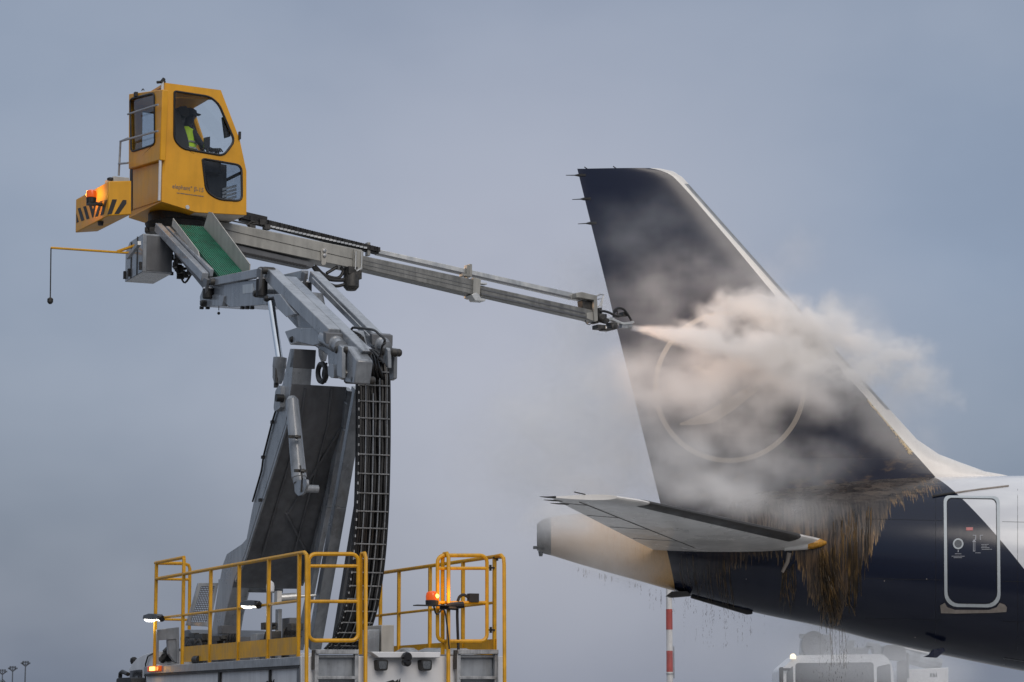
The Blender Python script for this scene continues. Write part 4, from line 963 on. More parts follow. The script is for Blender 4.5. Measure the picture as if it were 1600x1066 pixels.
# ---------------- the operator (sits in the cab)
M['skin'] = mat('skin', (.42, .25, .18), .55, vary=.05)
M['vest'] = mat('yellow_green_vest', (.45, .72, .03), .6, vary=.12, nscale=8)
M['cloth'] = mat('dark_work_cloth', (.02, .024, .035), .8, vary=.2)
hip = CI(455, 575, mo); 
person = thing('person', hip, 'operator in a yellow-green safety vest and dark cap seated inside the yellow cab', 'person')
OP = {}
def skinned(name, verts, edges, radii, m, parent, root=0, sub=2):
    me = bpy.data.meshes.new(name); off = OFF[parent.name] if parent else V((0, 0, 0))
    me.from_pydata([tuple(V(v_) - off) for v_ in verts], edges, []); o = bpy.data.objects.new(name, me); COL.objects.link(o)
    md = o.modifiers.new('skin', 'SKIN'); md.use_smooth_shade = True
    for i, q in enumerate(me.skin_vertices[0].data): q.radius = (radii[i], radii[i]); q.use_root = (i == root)
    sb = o.modifiers.new('sub', 'SUBSURF'); sb.levels = sub; sb.render_levels = sub
    bpy.context.view_layer.update(); dg = bpy.context.evaluated_depsgraph_get(); m2 = bpy.data.meshes.new_from_object(o.evaluated_get(dg))
    bpy.data.objects.remove(o); m2.materials.clear(); m2.materials.append(m)
    for p_ in m2.polygons: p_.use_smooth = True; p_.material_index = 0
    o = bpy.data.objects.new(name, m2); COL.objects.link(o)
    if parent: o.parent = parent; OFF[o.name] = off
    return o
f_, s__ = h, inw          # facing, left
def q(a, l, z): return hip + f_ * a + s__ * l + up * z
verts = [q(0, 0, 0), q(-.02, 0, .22), q(.02, 0, .42), q(.04, 0, .50), q(.07, 0, .56), q(.09, 0, .68)]
radii = [.15, .14, .13, .06, .075, .095]; edges = [(0, 1), (1, 2), (2, 3), (3, 4), (4, 5)]
for sg in (-1, 1):
    k = len(verts); verts += [q(.05, sg * .17, .40), q(.20, sg * .21, .17), q(.36, sg * .2, .10), q(.40, sg * .19, .10)]; radii += [.065, .05, .04, .035]
    edges += [(2, k), (k, k + 1), (k + 1, k + 2), (k + 2, k + 3)]
    kp = k + 3
    for fi, (o1, ln) in enumerate(((-.03, .065), (-.01, .075), (.01, .07), (.028, .055))):
        k2 = len(verts); verts += [q(.43, sg * .19 + o1, .10), q(.43 + ln * .6, sg * .19 + o1, .095), q(.43 + ln * .75, sg * .19 + o1, .06)]; radii += [.012, .010, .008]; edges += [(kp, k2), (k2, k2 + 1), (k2 + 1, k2 + 2)]
    k2 = len(verts); verts += [q(.415, sg * .19 - sg * .04, .11), q(.44, sg * .19 - sg * .05, .085)]; radii += [.012, .009]; edges += [(kp, k2), (k2, k2 + 1)]
    k = len(verts); verts += [q(.06, sg * .1, -.02), q(.44, sg * .13, .02), q(.48, sg * .13, -.4), q(.60, sg * .13, -.43)]; radii += [.09, .065, .05, .04]
    edges += [(0, k), (k, k + 1), (k + 1, k + 2), (k + 2, k + 3)]
body_ = skinned('body', verts, edges, radii, M['cloth'], person)
# face: skin-coloured front of the head with nose
skinned('face', [q(.125, 0, .635), q(.15, 0, .66), q(.135, 0, .70)], [(0, 1), (1, 2)], [.045, .055, .05], M['skin'], person)
b = MB(); b.lathe(q(.08, 0, .69), V((.1, 0, 1)), [(-.03, .112), (.02, .115), (.07, .10), (.10, .05)], 16); b.prism([q(.16, -.07, .70), q(.25, -.05, .69), q(.25, .05, .69), q(.16, .07, .70)], up * .012); b.build('cap', M['cloth'], person)
b = MB(); rows = []
for z, ra, rb in ((.02, .18, .22), (.15, .178, .225), (.3, .17, .23), (.40, .155, .24), (.46, .09, .14)):
    rows.append([q(-.0 + ra * math.cos(a * math.pi / 8), rb * math.sin(a * math.pi / 8), z) for a in range(16)])
b.grid(rows, closed=True); b.build('vest', M['vest'], person)
b = MB()
for z in (.1, .2): b.tube([q(.185 * math.cos(a * math.pi / 8), .23 * math.sin(a * math.pi / 8), z) for a in range(16)], .018, 5, closed=True)
b.build('reflective_band', M['silver'], person)
# ================================================================== AIRLINER (side-on, nose to the right)
import bisect
YC = 47.0
def AP(px, py, Y=YC): return on_y(px, py, Y)
stn = [(839, 819, 860), (846, 813, 864), (861, 808, 868), (900, 803, 880), (950, 798, 894.5), (1000, 793, 908.5), (1050, 788, 923), (1100, 781, 937), (1180, 770, 958), (1285, 757, 980.5), (1375, 749, 1004), (1487, 745, 1028), (1600, 744, 1050.5), (1700, 743, 1068), (1800, 742, 1082), (1950, 742, 1094), (2150, 742, 1099), (2500, 742, 1099)]
SX = []; ST = []; SB = []
for px, a, c in stn:
    A_, B_ = AP(px, a), AP(px, c); SX.append(A_.x); ST.append(A_.z); SB.append(B_.z)
def interp(x, X, Yv):
    if x <= X[0]: return Yv[0]
    if x >= X[-1]: return Yv[-1]
    i = bisect.bisect_right(X, x) - 1; i = min(i, len(X) - 2)
    def m(j):
        if j <= 0: return (Yv[1] - Yv[0]) / (X[1] - X[0])
        if j >= len(X) - 1: return (Yv[-1] - Yv[-2]) / (X[-1] - X[-2])
        return ((Yv[j + 1] - Yv[j]) / (X[j + 1] - X[j]) + (Yv[j] - Yv[j - 1]) / (X[j] - X[j - 1])) / 2
    hh = X[i + 1] - X[i]; t_ = (x - X[i]) / hh; h00 = 2 * t_ ** 3 - 3 * t_ ** 2 + 1; h10 = t_ ** 3 - 2 * t_ ** 2 + t_; h01 = -2 * t_ ** 3 + 3 * t_ ** 2; h11 = t_ ** 3 - t_ ** 2
    return h00 * Yv[i] + h10 * hh * m(i) + h01 * Yv[i + 1] + h11 * hh * m(i + 1)
def sec(x):
    a, c = interp(x, SX, ST), interp(x, SX, SB); rz = (a - c) / 2; return (a + c) / 2, rz, rz * .985
def fs(x, z, out_=0.0):
    zc, rz, ry = sec(x); q_ = max(-1, min(1, (z - zc) / rz)); s_ = math.sqrt(max(0, 1 - q_ * q_))
    n_ = V((0, -s_ / ry, q_ / rz)).normalized()
    return V((x, YC - ry * s_, z)) + n_ * out_
def FS(px, py, out_=0.0):
    Y = 45.3
    for _ in range(14):
        P = AP(px, py, Y); Y = .4 * Y + .6 * fs(P.x, P.z).y
    return fs(P.x, P.z, out_)
ROOT = V((AP(1400, 900).x, YC, 0))
plane = thing('airliner', ROOT, 'dark navy and white airliner tail being sprayed with de-icing fluid, ring emblem on its fin', 'airplane')
ox, oz = ROOT.x, ROOT.z
# paint of the fuselage: white tail cone, navy band, white forward of a slanting line; fluid film
bA, bB = FS(1041.5, 858), FS(1054, 918); cA, cB = FS(1478, 757), FS(1600, 889)
pts_front = [FS(*p) for p in ((1040, 800), (1150, 850), (1290, 890), (1345, 850), (1372, 812), (1385, 785), (1420, 768), (1462, 756))]
def line(k, X, Z, P, Q):      # signed distance in x of a slanting line through P and Q
    sl_ = (Q.x - P.x) / (Q.z - P.z); return k.m('SUBTRACT', X, k.m('ADD', k.m('MULTIPLY', k.m('SUBTRACT', Z, P.z - oz), sl_), P.x - ox))
def curve1(k, x, pts):        # height of the fluid's lower edge along the fuselage
    n = k.add('ShaderNodeFloatCurve'); c = n.mapping.curves[0]
    x0, x1, z0, z1 = pts[0][0], pts[-1][0], min(p[1] for p in pts), max(p[1] for p in pts)
    q_ = [((a - x0) / (x1 - x0), (e - z0) / (z1 - z0)) for a, e in pts]
    while len(c.points) < len(q_): c.points.new(.5, .5)
    for p, v_ in zip(c.points, q_): p.location = v_; p.handle_type = 'VECTOR'
    n.mapping.update(); k.put(n.inputs[1], k.ss(x, x0, x1, 0, 1, 'LINEAR'))
    return k.m('ADD', k.m('MULTIPLY', n.outputs[0], z1 - z0), z0)
def fluid(k, o, X, Z, strength=1.0):
    edge = curve1(k, X, [(AP(p[0], 0).x * 45.2 / 47 - ox, FS(*p).z - oz) for p in ((1060, 900), (1120, 892), (1165, 862), (1230, 850), (1262, 930), (1305, 970), (1318, 900), (1345, 862), (1366, 815), (1384, 782), (1415, 768), (1470, 752))])
    drip = k.noise(k.m('MULTIPLY', X, 1.0), 16.0, 2, .7, dim='1D')
    drip2 = k.noise(k.m('ADD', X, 31.0), 44.0, 1, .5, dim='1D')
    e = k.m('ADD', edge, k.m('ADD', k.m('MULTIPLY', k.m('SUBTRACT', drip, .62), .85), k.m('MULTIPLY', k.m('SUBTRACT', drip2, .55), .30)))
    inside = k.ss(k.m('SUBTRACT', Z, e), -.01, .03)
    xr = k.m('MULTIPLY', k.ss(X, FS(1050, 890).x - ox, FS(1230, 890).x - ox, .0, 1.0), k.ss(X, FS(1478, 760).x - ox, FS(1445, 760).x - ox))
    wv = k.vm('ADD', o, k.vm('SCALE', k.noise(o, 3.0, 3, .6, col=True), scale=.10))
    st = k.noise(k.vm('MULTIPLY', wv, (30, 4, 1.0)), 1.0, 4, .6)         # runs down
    wr = k.noise(k.vm('MULTIPLY', wv, (3.2, 4, 15)), 1.0, 4, .65)         # ripples near the fin root
    hi = k.ss(Z, FS(1300, 800).z - oz, FS(1300, 770).z - oz)
    pat = k.m('ADD', k.m('MULTIPLY', st, k.m('SUBTRACT', 1.0, hi)), k.m('MULTIPLY', wr, hi))
    cl = k.noise(o, 2.2, 3, .6)
    return k.m('MULTIPLY', k.m('MULTIPLY', inside, xr), strength), k.ss(pat, .32, .74), k.ss(cl, .35, .65), k.ss(k.m('SUBTRACT', Z, e), .16, .02)
def fus_build(k, o, c, p):
    X, _, Z = k.sep(o)
    white = (.66, .67, .69, 1); navy = (.0055, .009, .024, 1)
    a = k.ss(line(k, X, Z, bA, bB), -.004, .004); f = k.ss(line(k, X, Z, cA, cB), -.004, .004)
    wn = k.noise(k.vm('MULTIPLY', o, (.6, .6, 2)), 1.0, 4)
    wcol = k.mix(k.ss(wn, .35, .7), (.60, .61, .635, 1), (.70, .71, .72, 1))
    st = k.noise(k.vm('MULTIPLY', o, (9, 4, 1.3)), 1.0, 4, .65); fine = k.noise(k.vm('MULTIPLY', o, (40, 9, 2.4)), 1.0, 3, .6)
    low = k.ss(k.m('ADD', k.m('SUBTRACT', Z, k.m('MULTIPLY', k.m('SUBTRACT', X, bA.x - ox), -.32)), k.m('MULTIPLY', st, .5)), FS(1030, 850).z - oz + 1.0, FS(1030, 850).z - oz - .35)
    right = k.ss(X, FS(900, 850).x - ox, FS(1045, 890).x - ox)
    am = k.m('MULTIPLY', low, k.m('ADD', k.m('MULTIPLY', k.m('MULTIPLY', right, right), .80), .10))
    tail = k.mix(am, (.60, .52, .45, 1), (.56, .31, .08, 1))
    tail = k.mix(k.m('MULTIPLY', k.ss(fine, .46, .72), k.m('ADD', k.m('MULTIPLY', right, .45), .10)), tail, (.40, .23, .08, 1))
    fm, pat, cl, edg = fluid(k, o, X, Z)
    hic = k.ss(Z, FS(1300, 840).z - oz, FS(1300, 785).z - oz)
    fcol = k.mix(pat, (.014, .013, .013, 1), k.mix(hic, (.17, .10, .045, 1), (.13, .105, .085, 1))); fcol = k.mix(k.m('MULTIPLY', edg, k.ss(pat, 0, .6)), fcol, (.34, .21, .09, 1))
    fcol = k.mix(k.m('MULTIPLY', cl, .55), fcol, (.035, .030, .028, 1))
    nav = k.mix(k.m('MULTIPLY', fm, .92), navy, fcol)
    col = k.mix(a, tail, nav); col = k.mix(f, col, wcol)
    # wet film: faint waviness in the gloss
    b = k.add('ShaderNodeBump'); b.inputs['Strength'].default_value = .10; b.inputs['Distance'].default_value = .03
    hsum = k.m('ADD', k.m('MULTIPLY', k.noise(k.vm('MULTIPLY', o, (1.6, 1.6, 1.1)), 1.0, 3), .6), k.m('MULTIPLY', k.m('MULTIPLY', fm, pat), .8))
    k.l.new(hsum, b.inputs['Height']); k.l.new(b.outputs[0], p.inputs['Normal'])
    k.put(p.inputs['Roughness'], k.m('ADD', .16, k.m('MULTIPLY', k.m('MULTIPLY', fm, pat), .3)))
    return col
M['fuselage'] = mat('fuselage_paint', (.5, .5, .5), .2, vary=0, build=fus_build)
NAVY = (.005, .009, .029)
def fin_build(k, o, c, p):
    X, _, Z = k.sep(o)
    wv = k.vm('ADD', o, k.vm('SCALE', k.noise(o, 2.0, 3, .6, col=True), scale=.3))
    wr = k.noise(k.vm('MULTIPLY', wv, (3.5, 4, 9)), 1.0, 4, .65)
    lo = k.ss(Z, AP(1300, 690).z - oz, AP(1300, 760).z - oz)
    k.put(p.inputs['Roughness'], k.m('ADD', .22, k.m('MULTIPLY', lo, .15)))
    return k.mix(k.m('MULTIPLY', k.m('MULTIPLY', lo, k.ss(wr, .5, .72)), .6), NAVY + (1,), (.22, .15, .085, 1))
M['finnavy'] = mat('fin_navy_paint', NAVY, .22, vary=0, build=fin_build)
M['navy'] = mat('navy_paint', NAVY, .2, vary=.1)
M['planewhite'] = mat('aircraft_white', (.66, .665, .68), .25, coat=.2, vary=.06, nscale=.8)
M['finwhite'] = mat('fin_edge_cream', (.70, .68, .65), .3, coat=.2, vary=.03)
M['slat'] = mat('bare_leading_edge', (.25, .26, .27), .38, metal=.5, vary=.15)
M['exhaust'] = mat('exhaust_metal', (.26, .255, .25), .42, metal=.6, vary=.25)
M['stab'] = mat('stabiliser_grey', (.80, .78, .75), .22, coat=.3, vary=.10, nscale=.7)
M['stabdark'] = mat('stabiliser_dark_edge', (.035, .032, .03), .4, vary=.2)
M['fluid'] = mat('deicing_fluid_film', (.48, .24, .035), .22, vary=.3, nscale=9)
M['ringpaint'] = mat('pale_emblem_paint', (.38, .335, .28), .4, vary=.1)
M['doorgrey'] = mat('door_outline_grey', (.44, .48, .50), .35, vary=.06)
M['scuff'] = mat('scuff_plate', (.30, .265, .235), .45, metal=.3, vary=.15)
M['red'] = mat('red_placard', (.52, .17, .17), .5, vary=.1)
M['textgrey'] = mat('stencil_grey', (.30, .31, .34), .5, vary=.1)
NS = 56
def fus_rows(x0, x1, n):
    rows = []
    for i in range(n + 1):
        x = x0 + (x1 - x0) * i / n; zc, rz, ry = sec(x)
        rows.append([V((x, YC - ry * math.sin(2 * math.pi * k / NS), zc + rz * math.cos(2 * math.pi * k / NS))) for k in range(NS)])
    return rows
xe = AP(861, 840).x * 46.7 / 47
b = MB(); b.grid(fus_rows(xe, SX[-1], 150), closed=True, caps=True); b.build('fuselage', M['fuselage'], plane, smooth=50)
b = MB(); rr = fus_rows(SX[0], xe, 8); b.grid(rr, closed=True)
inner = [[V((p.x + .0, YC + (p.y - YC) * .8, sec(SX[0])[0] + (p.z - sec(SX[0])[0]) * .8)) for p in rr[0]], [V((p.x + .4, YC + (p.y - YC) * .7, sec(SX[0])[0] + (p.z - sec(SX[0])[0]) * .7)) for p in rr[0]]]
b.grid([rr[0]] + inner, closed=True); b.build('exhaust_cone', M['exhaust'], plane)
b = MB(); P = AP(838, 856, 46.9); b.cbox(P, V((.12, 0, 0)), V((0, .06, 0)), up * .05); b.lathe(AP(845, 866, 46.8), up, [(-.04, .03), (.05, .05)], 8); b.build('tail_light', M['lens'], plane)
# ---- fin
def edge_x(tab, py):
    ys = [t_[1] for t_ in tab]; i = max(0, min(len(ys) - 2, bisect.bisect_right(ys, py) - 1))
    (xa, ya), (xb, yb) = tab[i], tab[i + 1]; return xa + (xb - xa) * (py - ya) / (yb - ya)
TE = [(902, 264), (1034, 795)]
LE = [(1034, 264), (1052, 268), (1066, 277), (1076, 288), (1260, 495), (1391, 641), (1433, 687), (1467, 710), (1500, 722.5), (1540, 737), (1575, 743), (1600, 760), (1600, 800)]
BD = [(1014, 264), (1030, 267), (1048, 274), (1070, 296), (1139, 377), (1207, 460), (1352, 623), (1423, 707), (1460, 750), (1478, 775)]
LEM = [(1034, 264), (1076, 288), (1260, 495), (1391, 641), (1500, 762)]
ys = [264, 265.5, 268, 272, 277, 282, 288] + [288 + (641 - 288) * i / 20 for i in range(1, 21)] + [655, 670, 687, 698, 710, 717, 722.5, 730, 737, 741, 744, 752, 762, 775, 790]
def fin_half(px, py):
    a, e = edge_x(TE, py), edge_x(LE, py); s_ = (e - px) / (e - a); s_ = max(0, min(1, s_))
    ch = min((e - a) / 85.0, 5.2)
    tp = 5 * .105 * ch * (.2969 * math.sqrt(s_) - .126 * s_ - .3516 * s_ ** 2 + .2843 * s_ ** 3 - .1015 * s_ ** 4)
    return max(tp, .012)
def fin_pt(px, py, sgn=-1, out_=0.0):
    hh = fin_half(px, py); P = AP(px, py, YC); P.y = YC + sgn * (hh + out_); return P
def fin_part(xa, xb, n, name, m):
    b = MB()
    front = []; back = []
    for py in ys:
        a, e = xa(py), xb(py)
        ks = [a + (e - a) * (.5 - .5 * math.cos(math.pi * i / n)) for i in range(n + 1)]
        front.append([fin_pt(x, py) for x in ks] + [fin_pt(x, py, 1) for x in ks][::-1])
    b.grid(front, closed=True, caps=True); return b.build(name, m, plane, smooth=40)
strip = lambda py: max(edge_x(BD, py) + .5, edge_x(LE, py) - (0 if py < 286 else 7.5)) if 287 <= py <= 641 else edge_x(LE, py)
fin = fin_part(lambda y: edge_x(TE, y), lambda y: min(edge_x(BD, y), edge_x(LE, y)), 18, 'fin', M['finnavy'])
fin_part(lambda y: min(edge_x(BD, y), edge_x(LE, y)), lambda y: strip(y) if 289 <= y <= 640 else edge_x(LE, y), 8, 'fin_leading_edge', M['finwhite'])
ys_all = ys; ys = [y for y in ys_all if 288 <= y <= 641]
fin_part(lambda y: edge_x(LE, y) - 7.5, lambda y: edge_x(LE, y), 6, 'erosion_strip', M['slat']); ys = ys_all
# static wicks
for (x0, y0, x1, y1) in ((905, 274, 884, 274), (913, 311, 894, 312), (922, 349, 903, 350)):
    P, Q = AP(x0, y0), AP(x1, y1); b = MB(); b.tube([P + V((.12, 0, 0)), P, P + (Q - P) * .35, Q], [.035, .03, .01, .006], 6); b.build('static_wick', M['black'], plane)
for (x0, y0, x1, y1) in ((921, 265, 913, 261), (966, 264, 958, 260)): b = MB(); b.tube([AP(x0, y0) - up * .02, AP(x1, y1)], .010, 5); b.build('static_wick', M['black'], plane)
# ring emblem with a plain flying-bird shape
def fin_strip(path, wd, name, m, closed=False):
    b = MB(); rows = []
    n = len(path)
    for i in range(n):
        p0 = V(path[i - 1 if (i > 0 or closed) else 0] + (0,)); p1 = V(path[(i + 1) % n if (i < n - 1 or closed) else i] + (0,)); tn = (p1 - p0).normalized(); nn = V((-tn.y, tn.x, 0))
        c_ = V(path[i] + (0,)); w2 = (wd[i] if isinstance(wd, list) else wd) / 2
        A_, B_ = c_ + nn * w2, c_ - nn * w2
        rows.append([fin_pt(A_.x, A_.y, -1, 0), fin_pt(A_.x, A_.y, -1, .004), fin_pt(B_.x, B_.y, -1, .004), fin_pt(B_.x, B_.y, -1, 0)])
    if closed: rows.append(rows[0])
    b.grid(rows, closed=True); return b.build(name, m, plane)
cx, cy, R0 = 1139, 606, 115
fin_strip([(cx + R0 * math.cos(2 * math.pi * i / 72), cy + R0 * math.sin(2 * math.pi * i / 72)) for i in range(72)], 7.5, 'emblem_ring', M['ringpaint'], True)
b = MB()
def fin_poly(pts): b.prism([fin_pt(x, y, -1, -.004) for x, y in pts], V((0, -.010, 0)))
fin_strip([(1062, 664), (1082, 660), (1110, 653), (1140, 634), (1172, 612), (1200, 588), (1215, 566)], [3, 11, 20, 20, 14, 8, 3], 'emblem_bird', M['ringpaint'])
fin_strip([(1140, 636), (1128, 612), (1108, 590), (1085, 574)], [20, 18, 12, 4], 'emblem_bird', M['ringpaint'])
# fluid beads in pale cream, painting in the lamp's glint on the leading edge
M['wet'] = mat('fluid_glint_cream', (.85, .70, .46), .12, vary=.1, nscale=22, bump=.6)
rr_ = random.Random(5); b = MB()
for i in range(150):
    s_ = rr_.random(); py = 626 + 84 * s_; px = edge_x(BD, py) - 1.0 - abs(rr_.gauss(0, 1.2 + 5.5 * max(0, s_ - .45))); q_ = fin_pt(px, py, -1, .004); L_ = rr_.uniform(.02, .07)
    b.tube([q_, q_ + V((.35, 0, -.45)) * L_, q_ + V((.7, -.05, -.8)) * L_], [.006, rr_.uniform(.008, .016), .005], 5)
b.build('fluid_glint_bead', M['wet'], fin)
# ---- tailplanes
def tailplane(sgn, name):
    tipY, rootY = 41.0, 46.1
    tTE, tLE, rTE, rLE = AP(859, 777, tipY), AP(985, 779, tipY), AP(1008, 853, 45.85), AP(1290, 846, 45.85)
    rTE = rTE + (rTE - tTE) * .03
    rows_m, rows_le = [], []
    b = MB(); n = 14; prof = []
    for i in range(n + 1):
        s_ = .5 - .5 * math.cos(math.pi * i / n); prof.append((s_, 5 * .085 * (.2969 * math.sqrt(s_) - .126 * s_ - .3516 * s_ ** 2 + .2843 * s_ ** 3 - .1036 * s_ ** 4)))
    rows = []; rows2 = []; rows3 = []
    for j in range(21):
        t_ = j / 20 * 1.12
        A_ = tLE.lerp(rLE, t_); B_ = tTE.lerp(rTE, t_)
        if t_ < .05: A_ = A_.lerp(B_, (1 - t_ / .05) ** 1.6 * .16); A_.z += .02 * (1 - t_ / .05)
        ch = (A_ - B_).length; ax_ = (B_ - A_)
        lo = [A_ + ax_ * s_ - up * hh * ch * 1.05 for s_, hh in prof]; hi = [A_ + ax_ * s_ + up * hh * ch * .9 for s_, hh in prof]
        loop = lo + hi[::-1][1:-1]
        for q_ in loop: q_.y = YC + sgn * (YC - q_.y)
        rows.append(loop)
    b.grid(rows, closed=True, caps=True); st = b.build(name, M['stab'], plane, smooth=45)
    b = MB(); rl = []
    for j in range(21):
        t_ = .09 + (.86 - .09) * j / 20
        A_ = tLE.lerp(rLE, t_); B_ = tTE.lerp(rTE, t_); ch = (A_ - B_).length; ax_ = B_ - A_
        cs = prof[:6]; cmax = .10 * 2.2 / ch
        pts_ = []
        for s_ in (1.0, .6, .3, .1, 0.0, .1, .3, .6, 1.0): pass
        low_ = []; upp_ = []
        for f_ in (0, .08, .25, .5, .75, 1.0):
            s_ = f_ * cmax; hh = 5 * .085 * (.2969 * math.sqrt(s_) - .126 * s_ - .3516 * s_ ** 2 + .2843 * s_ ** 3 - .1036 * s_ ** 4)
            low_.append(A_ + ax_ * s_ - up * (hh * ch * 1.05 + .006) - ax_.normalized() * .006); upp_.append(A_ + ax_ * s_ + up * (hh * ch * .9 + .006) - ax_.normalized() * .006)
        lp = low_[::-1] + upp_[1:]
        for q_ in lp: q_.y = YC + sgn * (YC - q_.y)
        rl.append(lp)
    b.grid(rl); b.build('leading_edge_boot', M['stabdark'], st)
    # dark root panel under the surface, elevator hinge line, wicks
    b = MB(); rr_ = []
    for j in range(11):
        row = []
        for i in range(13):
            t_ = .70 + .40 * j / 10; s0 = .32 + .34 * (t_ - .7) / .4 * 0; s_ = .14 + (.80 - .14) * i / 12
            A_ = tLE.lerp(rLE, t_); B_ = tTE.lerp(rTE, t_); ch = (A_ - B_).length
            hh = 5 * .085 * (.2969 * math.sqrt(s_) - .126 * s_ - .3516 * s_ ** 2 + .2843 * s_ ** 3 - .1036 * s_ ** 4)
            q_ = A_ + (B_ - A_) * s_ - up * (hh * ch * 1.05 + .004); q_.y = YC + sgn * (YC - q_.y); row.append(q_)
        rr_.append(row)
    b = MB()
    def under(t_, s_, o_=.003):
        A_ = tLE.lerp(rLE, t_); B_ = tTE.lerp(rTE, t_); ch = (A_ - B_).length
        hh = 5 * .085 * (.2969 * math.sqrt(s_) - .126 * s_ - .3516 * s_ ** 2 + .2843 * s_ ** 3 - .1036 * s_ ** 4)
        q_ = A_ + (B_ - A_) * s_ - up * (hh * ch * 1.05 + o_); q_.y = YC + sgn * (YC - q_.y); return q_
    b.tube([under(.04 + .9 * i / 12, .70) for i in range(13)], .007, 5)
    for t_ in (.1, .33, .56, .8): b.tube([under(t_, .7), under(t_, .98)], .005, 5)
    b.build('hinge_line', M['stabdark'], st)
    for t_, L_ in ((0, .16), (.06, .2), (.12, .2)):
        q_ = tTE.lerp(rTE, t_); q_.y = YC + sgn * (YC - q_.y); b = MB(); b.tube([q_ + V((.1, 0, 0)), q_ + V((-L_ * .3, 0, .0)), q_ + V((-L_, 0, .01))], [.02, .012, .005], 6); b.build('static_wick', M['black'], st)
    for t_ in (.0,):
        q_ = tTE.lerp(tLE, .35) + up * .07; q_.y = YC + sgn * (YC - q_.y); b = MB(); b.tube([q_ + V((.12, 0, -.02)), q_ + V((-.06, 0, .02))], .01, 5); b.build('static_wick', M['black'], st)
    return st, under, (tLE, tTE, rLE, rTE)
stab, under, SP = tailplane(1, 'tailplane')
tailplane(-1, 'tailplane')
# root end of the near tailplane: white fairing wetted amber
def fairing(xs_, m, name):
    b = MB(); rows = []
    for (px, py, hpx, dy) in xs_:
        P = AP(px, py, 45.75); hz = hpx / 87
        rows.append([P + V((0, -dy * math.sin(2 * math.pi * k / 14), hz * math.cos(2 * math.pi * k / 14))) for k in range(14)])
    b.grid(rows, closed=True, caps=True); return b.build(name, m, plane, smooth=60)
fairing([(1225, 850, 11, .12), (1246, 848, 12, .16), (1262, 849, 10, .15)], M['stab'], 'root_fairing')
wet = fairing([(1261, 849.5, 9.5, .15), (1272, 849.5, 8.5, .14), (1284, 848.5, 6.0, .10), (1291, 848.5, 2.5, .05)], M['fluid'], 'wet_fairing_tip')
# small fins, pipe, probes under and beside the fuselage
b = MB(); P0 = FS(1233, 864, .01); b.tube([P0, FS(1230, 878, .03), FS(1222, 893, .05)], [.045, .038, .028], 8); b.build('drain_pipe', M['scuff'], plane)
b = MB(); b.prism([AP(x, y, 46.6) for x, y in ((1041, 931), (1050, 924), (1075, 924), (1080, 931), (1050, 933.5))], V((0, .3, 0))); b.build('drain_mast', M['stabdark'], plane, bevel=.01)
b = MB(); b.prism([AP(x, y, 46.9) for x, y in ((1080, 930), (1130, 942), (1176, 955), (1176, 959.5), (1168, 960), (1080, 934))], V((0, .2, 0))); b.build('tail_skid', M['black'], plane, bevel=.01)
b = MB(); b.prism([AP(x, y, 46.2) for x, y in ((1443, 1026.5), (1452, 1023), (1458, 1015), (1474, 1012), (1477, 1017), (1464, 1028))], V((0, .10, 0))); b.build('blade_antenna', M['navy'], plane, bevel=.006)
b = MB()
A_, B_, C_ = FS(1457, 776, .006), FS(1490, 770.5, .012), FS(1575, 760.5, .006)
pp = [(1457, 776.5), (1478, 773.0), (1500, 769.8), (1530, 765.5), (1555, 762.5), (1576, 760)]
b.tube([FS(x, y, .012) for x, y in pp], .016, 6); b.build('rain_gutter', M['scuff'], plane)
b = MB(); b.tube([FS(x, y, .014) for x, y in ((1457, 776.5), (1478, 773.0), (1492, 770.9))], .022, 6); b.build('rain_gutter', M['black'], plane)
# ---- rear door
def surf_ring(outer, inner, m, name, par, o1=.010):
    b = MB(); rows = []
    for a, c in list(zip(outer, inner)) + [(outer[0], inner[0])]: rows.append([FS(*a, 0), FS(*a, o1), FS(*c, o1), FS(*c, 0)])
    b.grid(rows, closed=True); return b.build(name, m, par, smooth=50)
def surf_patch(pts, m, name, par, o1=.006):
    b = MB(); b.prism([FS(*p, -.004) for p in pts], V((0, -1, .0)) * (o1 + .004)); return b.build(name, m, par)
def door_ring(x0, y0, x1, y1, rt, rb_, n=5):
    out_ = []
    for cx_, cy_, a0, r_ in ((x1, y0, -90, rt), (x1, y1, 0, rb_), (x0, y1, 90, rb_), (x0, y0, 180, rt)):
        ccx = cx_ - r_ if cx_ == x1 else cx_ + r_; ccy = cy_ + r_ if cy_ == y0 else cy_ - r_
        for i in range(n + 1):
            a = rad(a0 + 90 * i / n); out_.append((ccx + r_ * math.cos(a), ccy + r_ * math.sin(a)))
    res = []
    for i in range(len(out_)):
        a, c = out_[i], out_[(i + 1) % len(out_)]; L_ = math.hypot(c[0] - a[0], c[1] - a[1]); k_ = max(1, int(L_ / 8))
        for j in range(k_): res.append((a[0] + (c[0] - a[0]) * j / k_, a[1] + (c[1] - a[1]) * j / k_))
    return res
def lean(pts): return [(x + (860 - y) * -.008 + 0, y + (x - 1519) * .016) for x, y in pts]
ro = door_ring(1475, 775.5, 1562.5, 948.5, 9, 20); 
def inset(pts, c_, wx, wt, wb):
    res = []
    for x, y in pts:
        fx = (c_[0] + (x - c_[0]) * (1 - wx / 43.7)); fy = c_[1] + (y - c_[1]) * (1 - (wt if y < c_[1] else wb) / 86.5); res.append((fx, fy))
    return res
ri = inset(ro, (1518.7, 862), 4.6, 3.4, 4.6)
door = surf_ring(lean(ro), lean(ri), M['doorgrey'], 'rear_door', plane, .012)
gap = inset(ro, (1518.7, 862), 5.0, 3.8, 5.0); gap2 = inset(ro, (1518.7, 862), 5.6, 4.4, 5.6)
surf_ring(lean(gap), lean(gap2), M['black'], 'door_gap', door, .004)
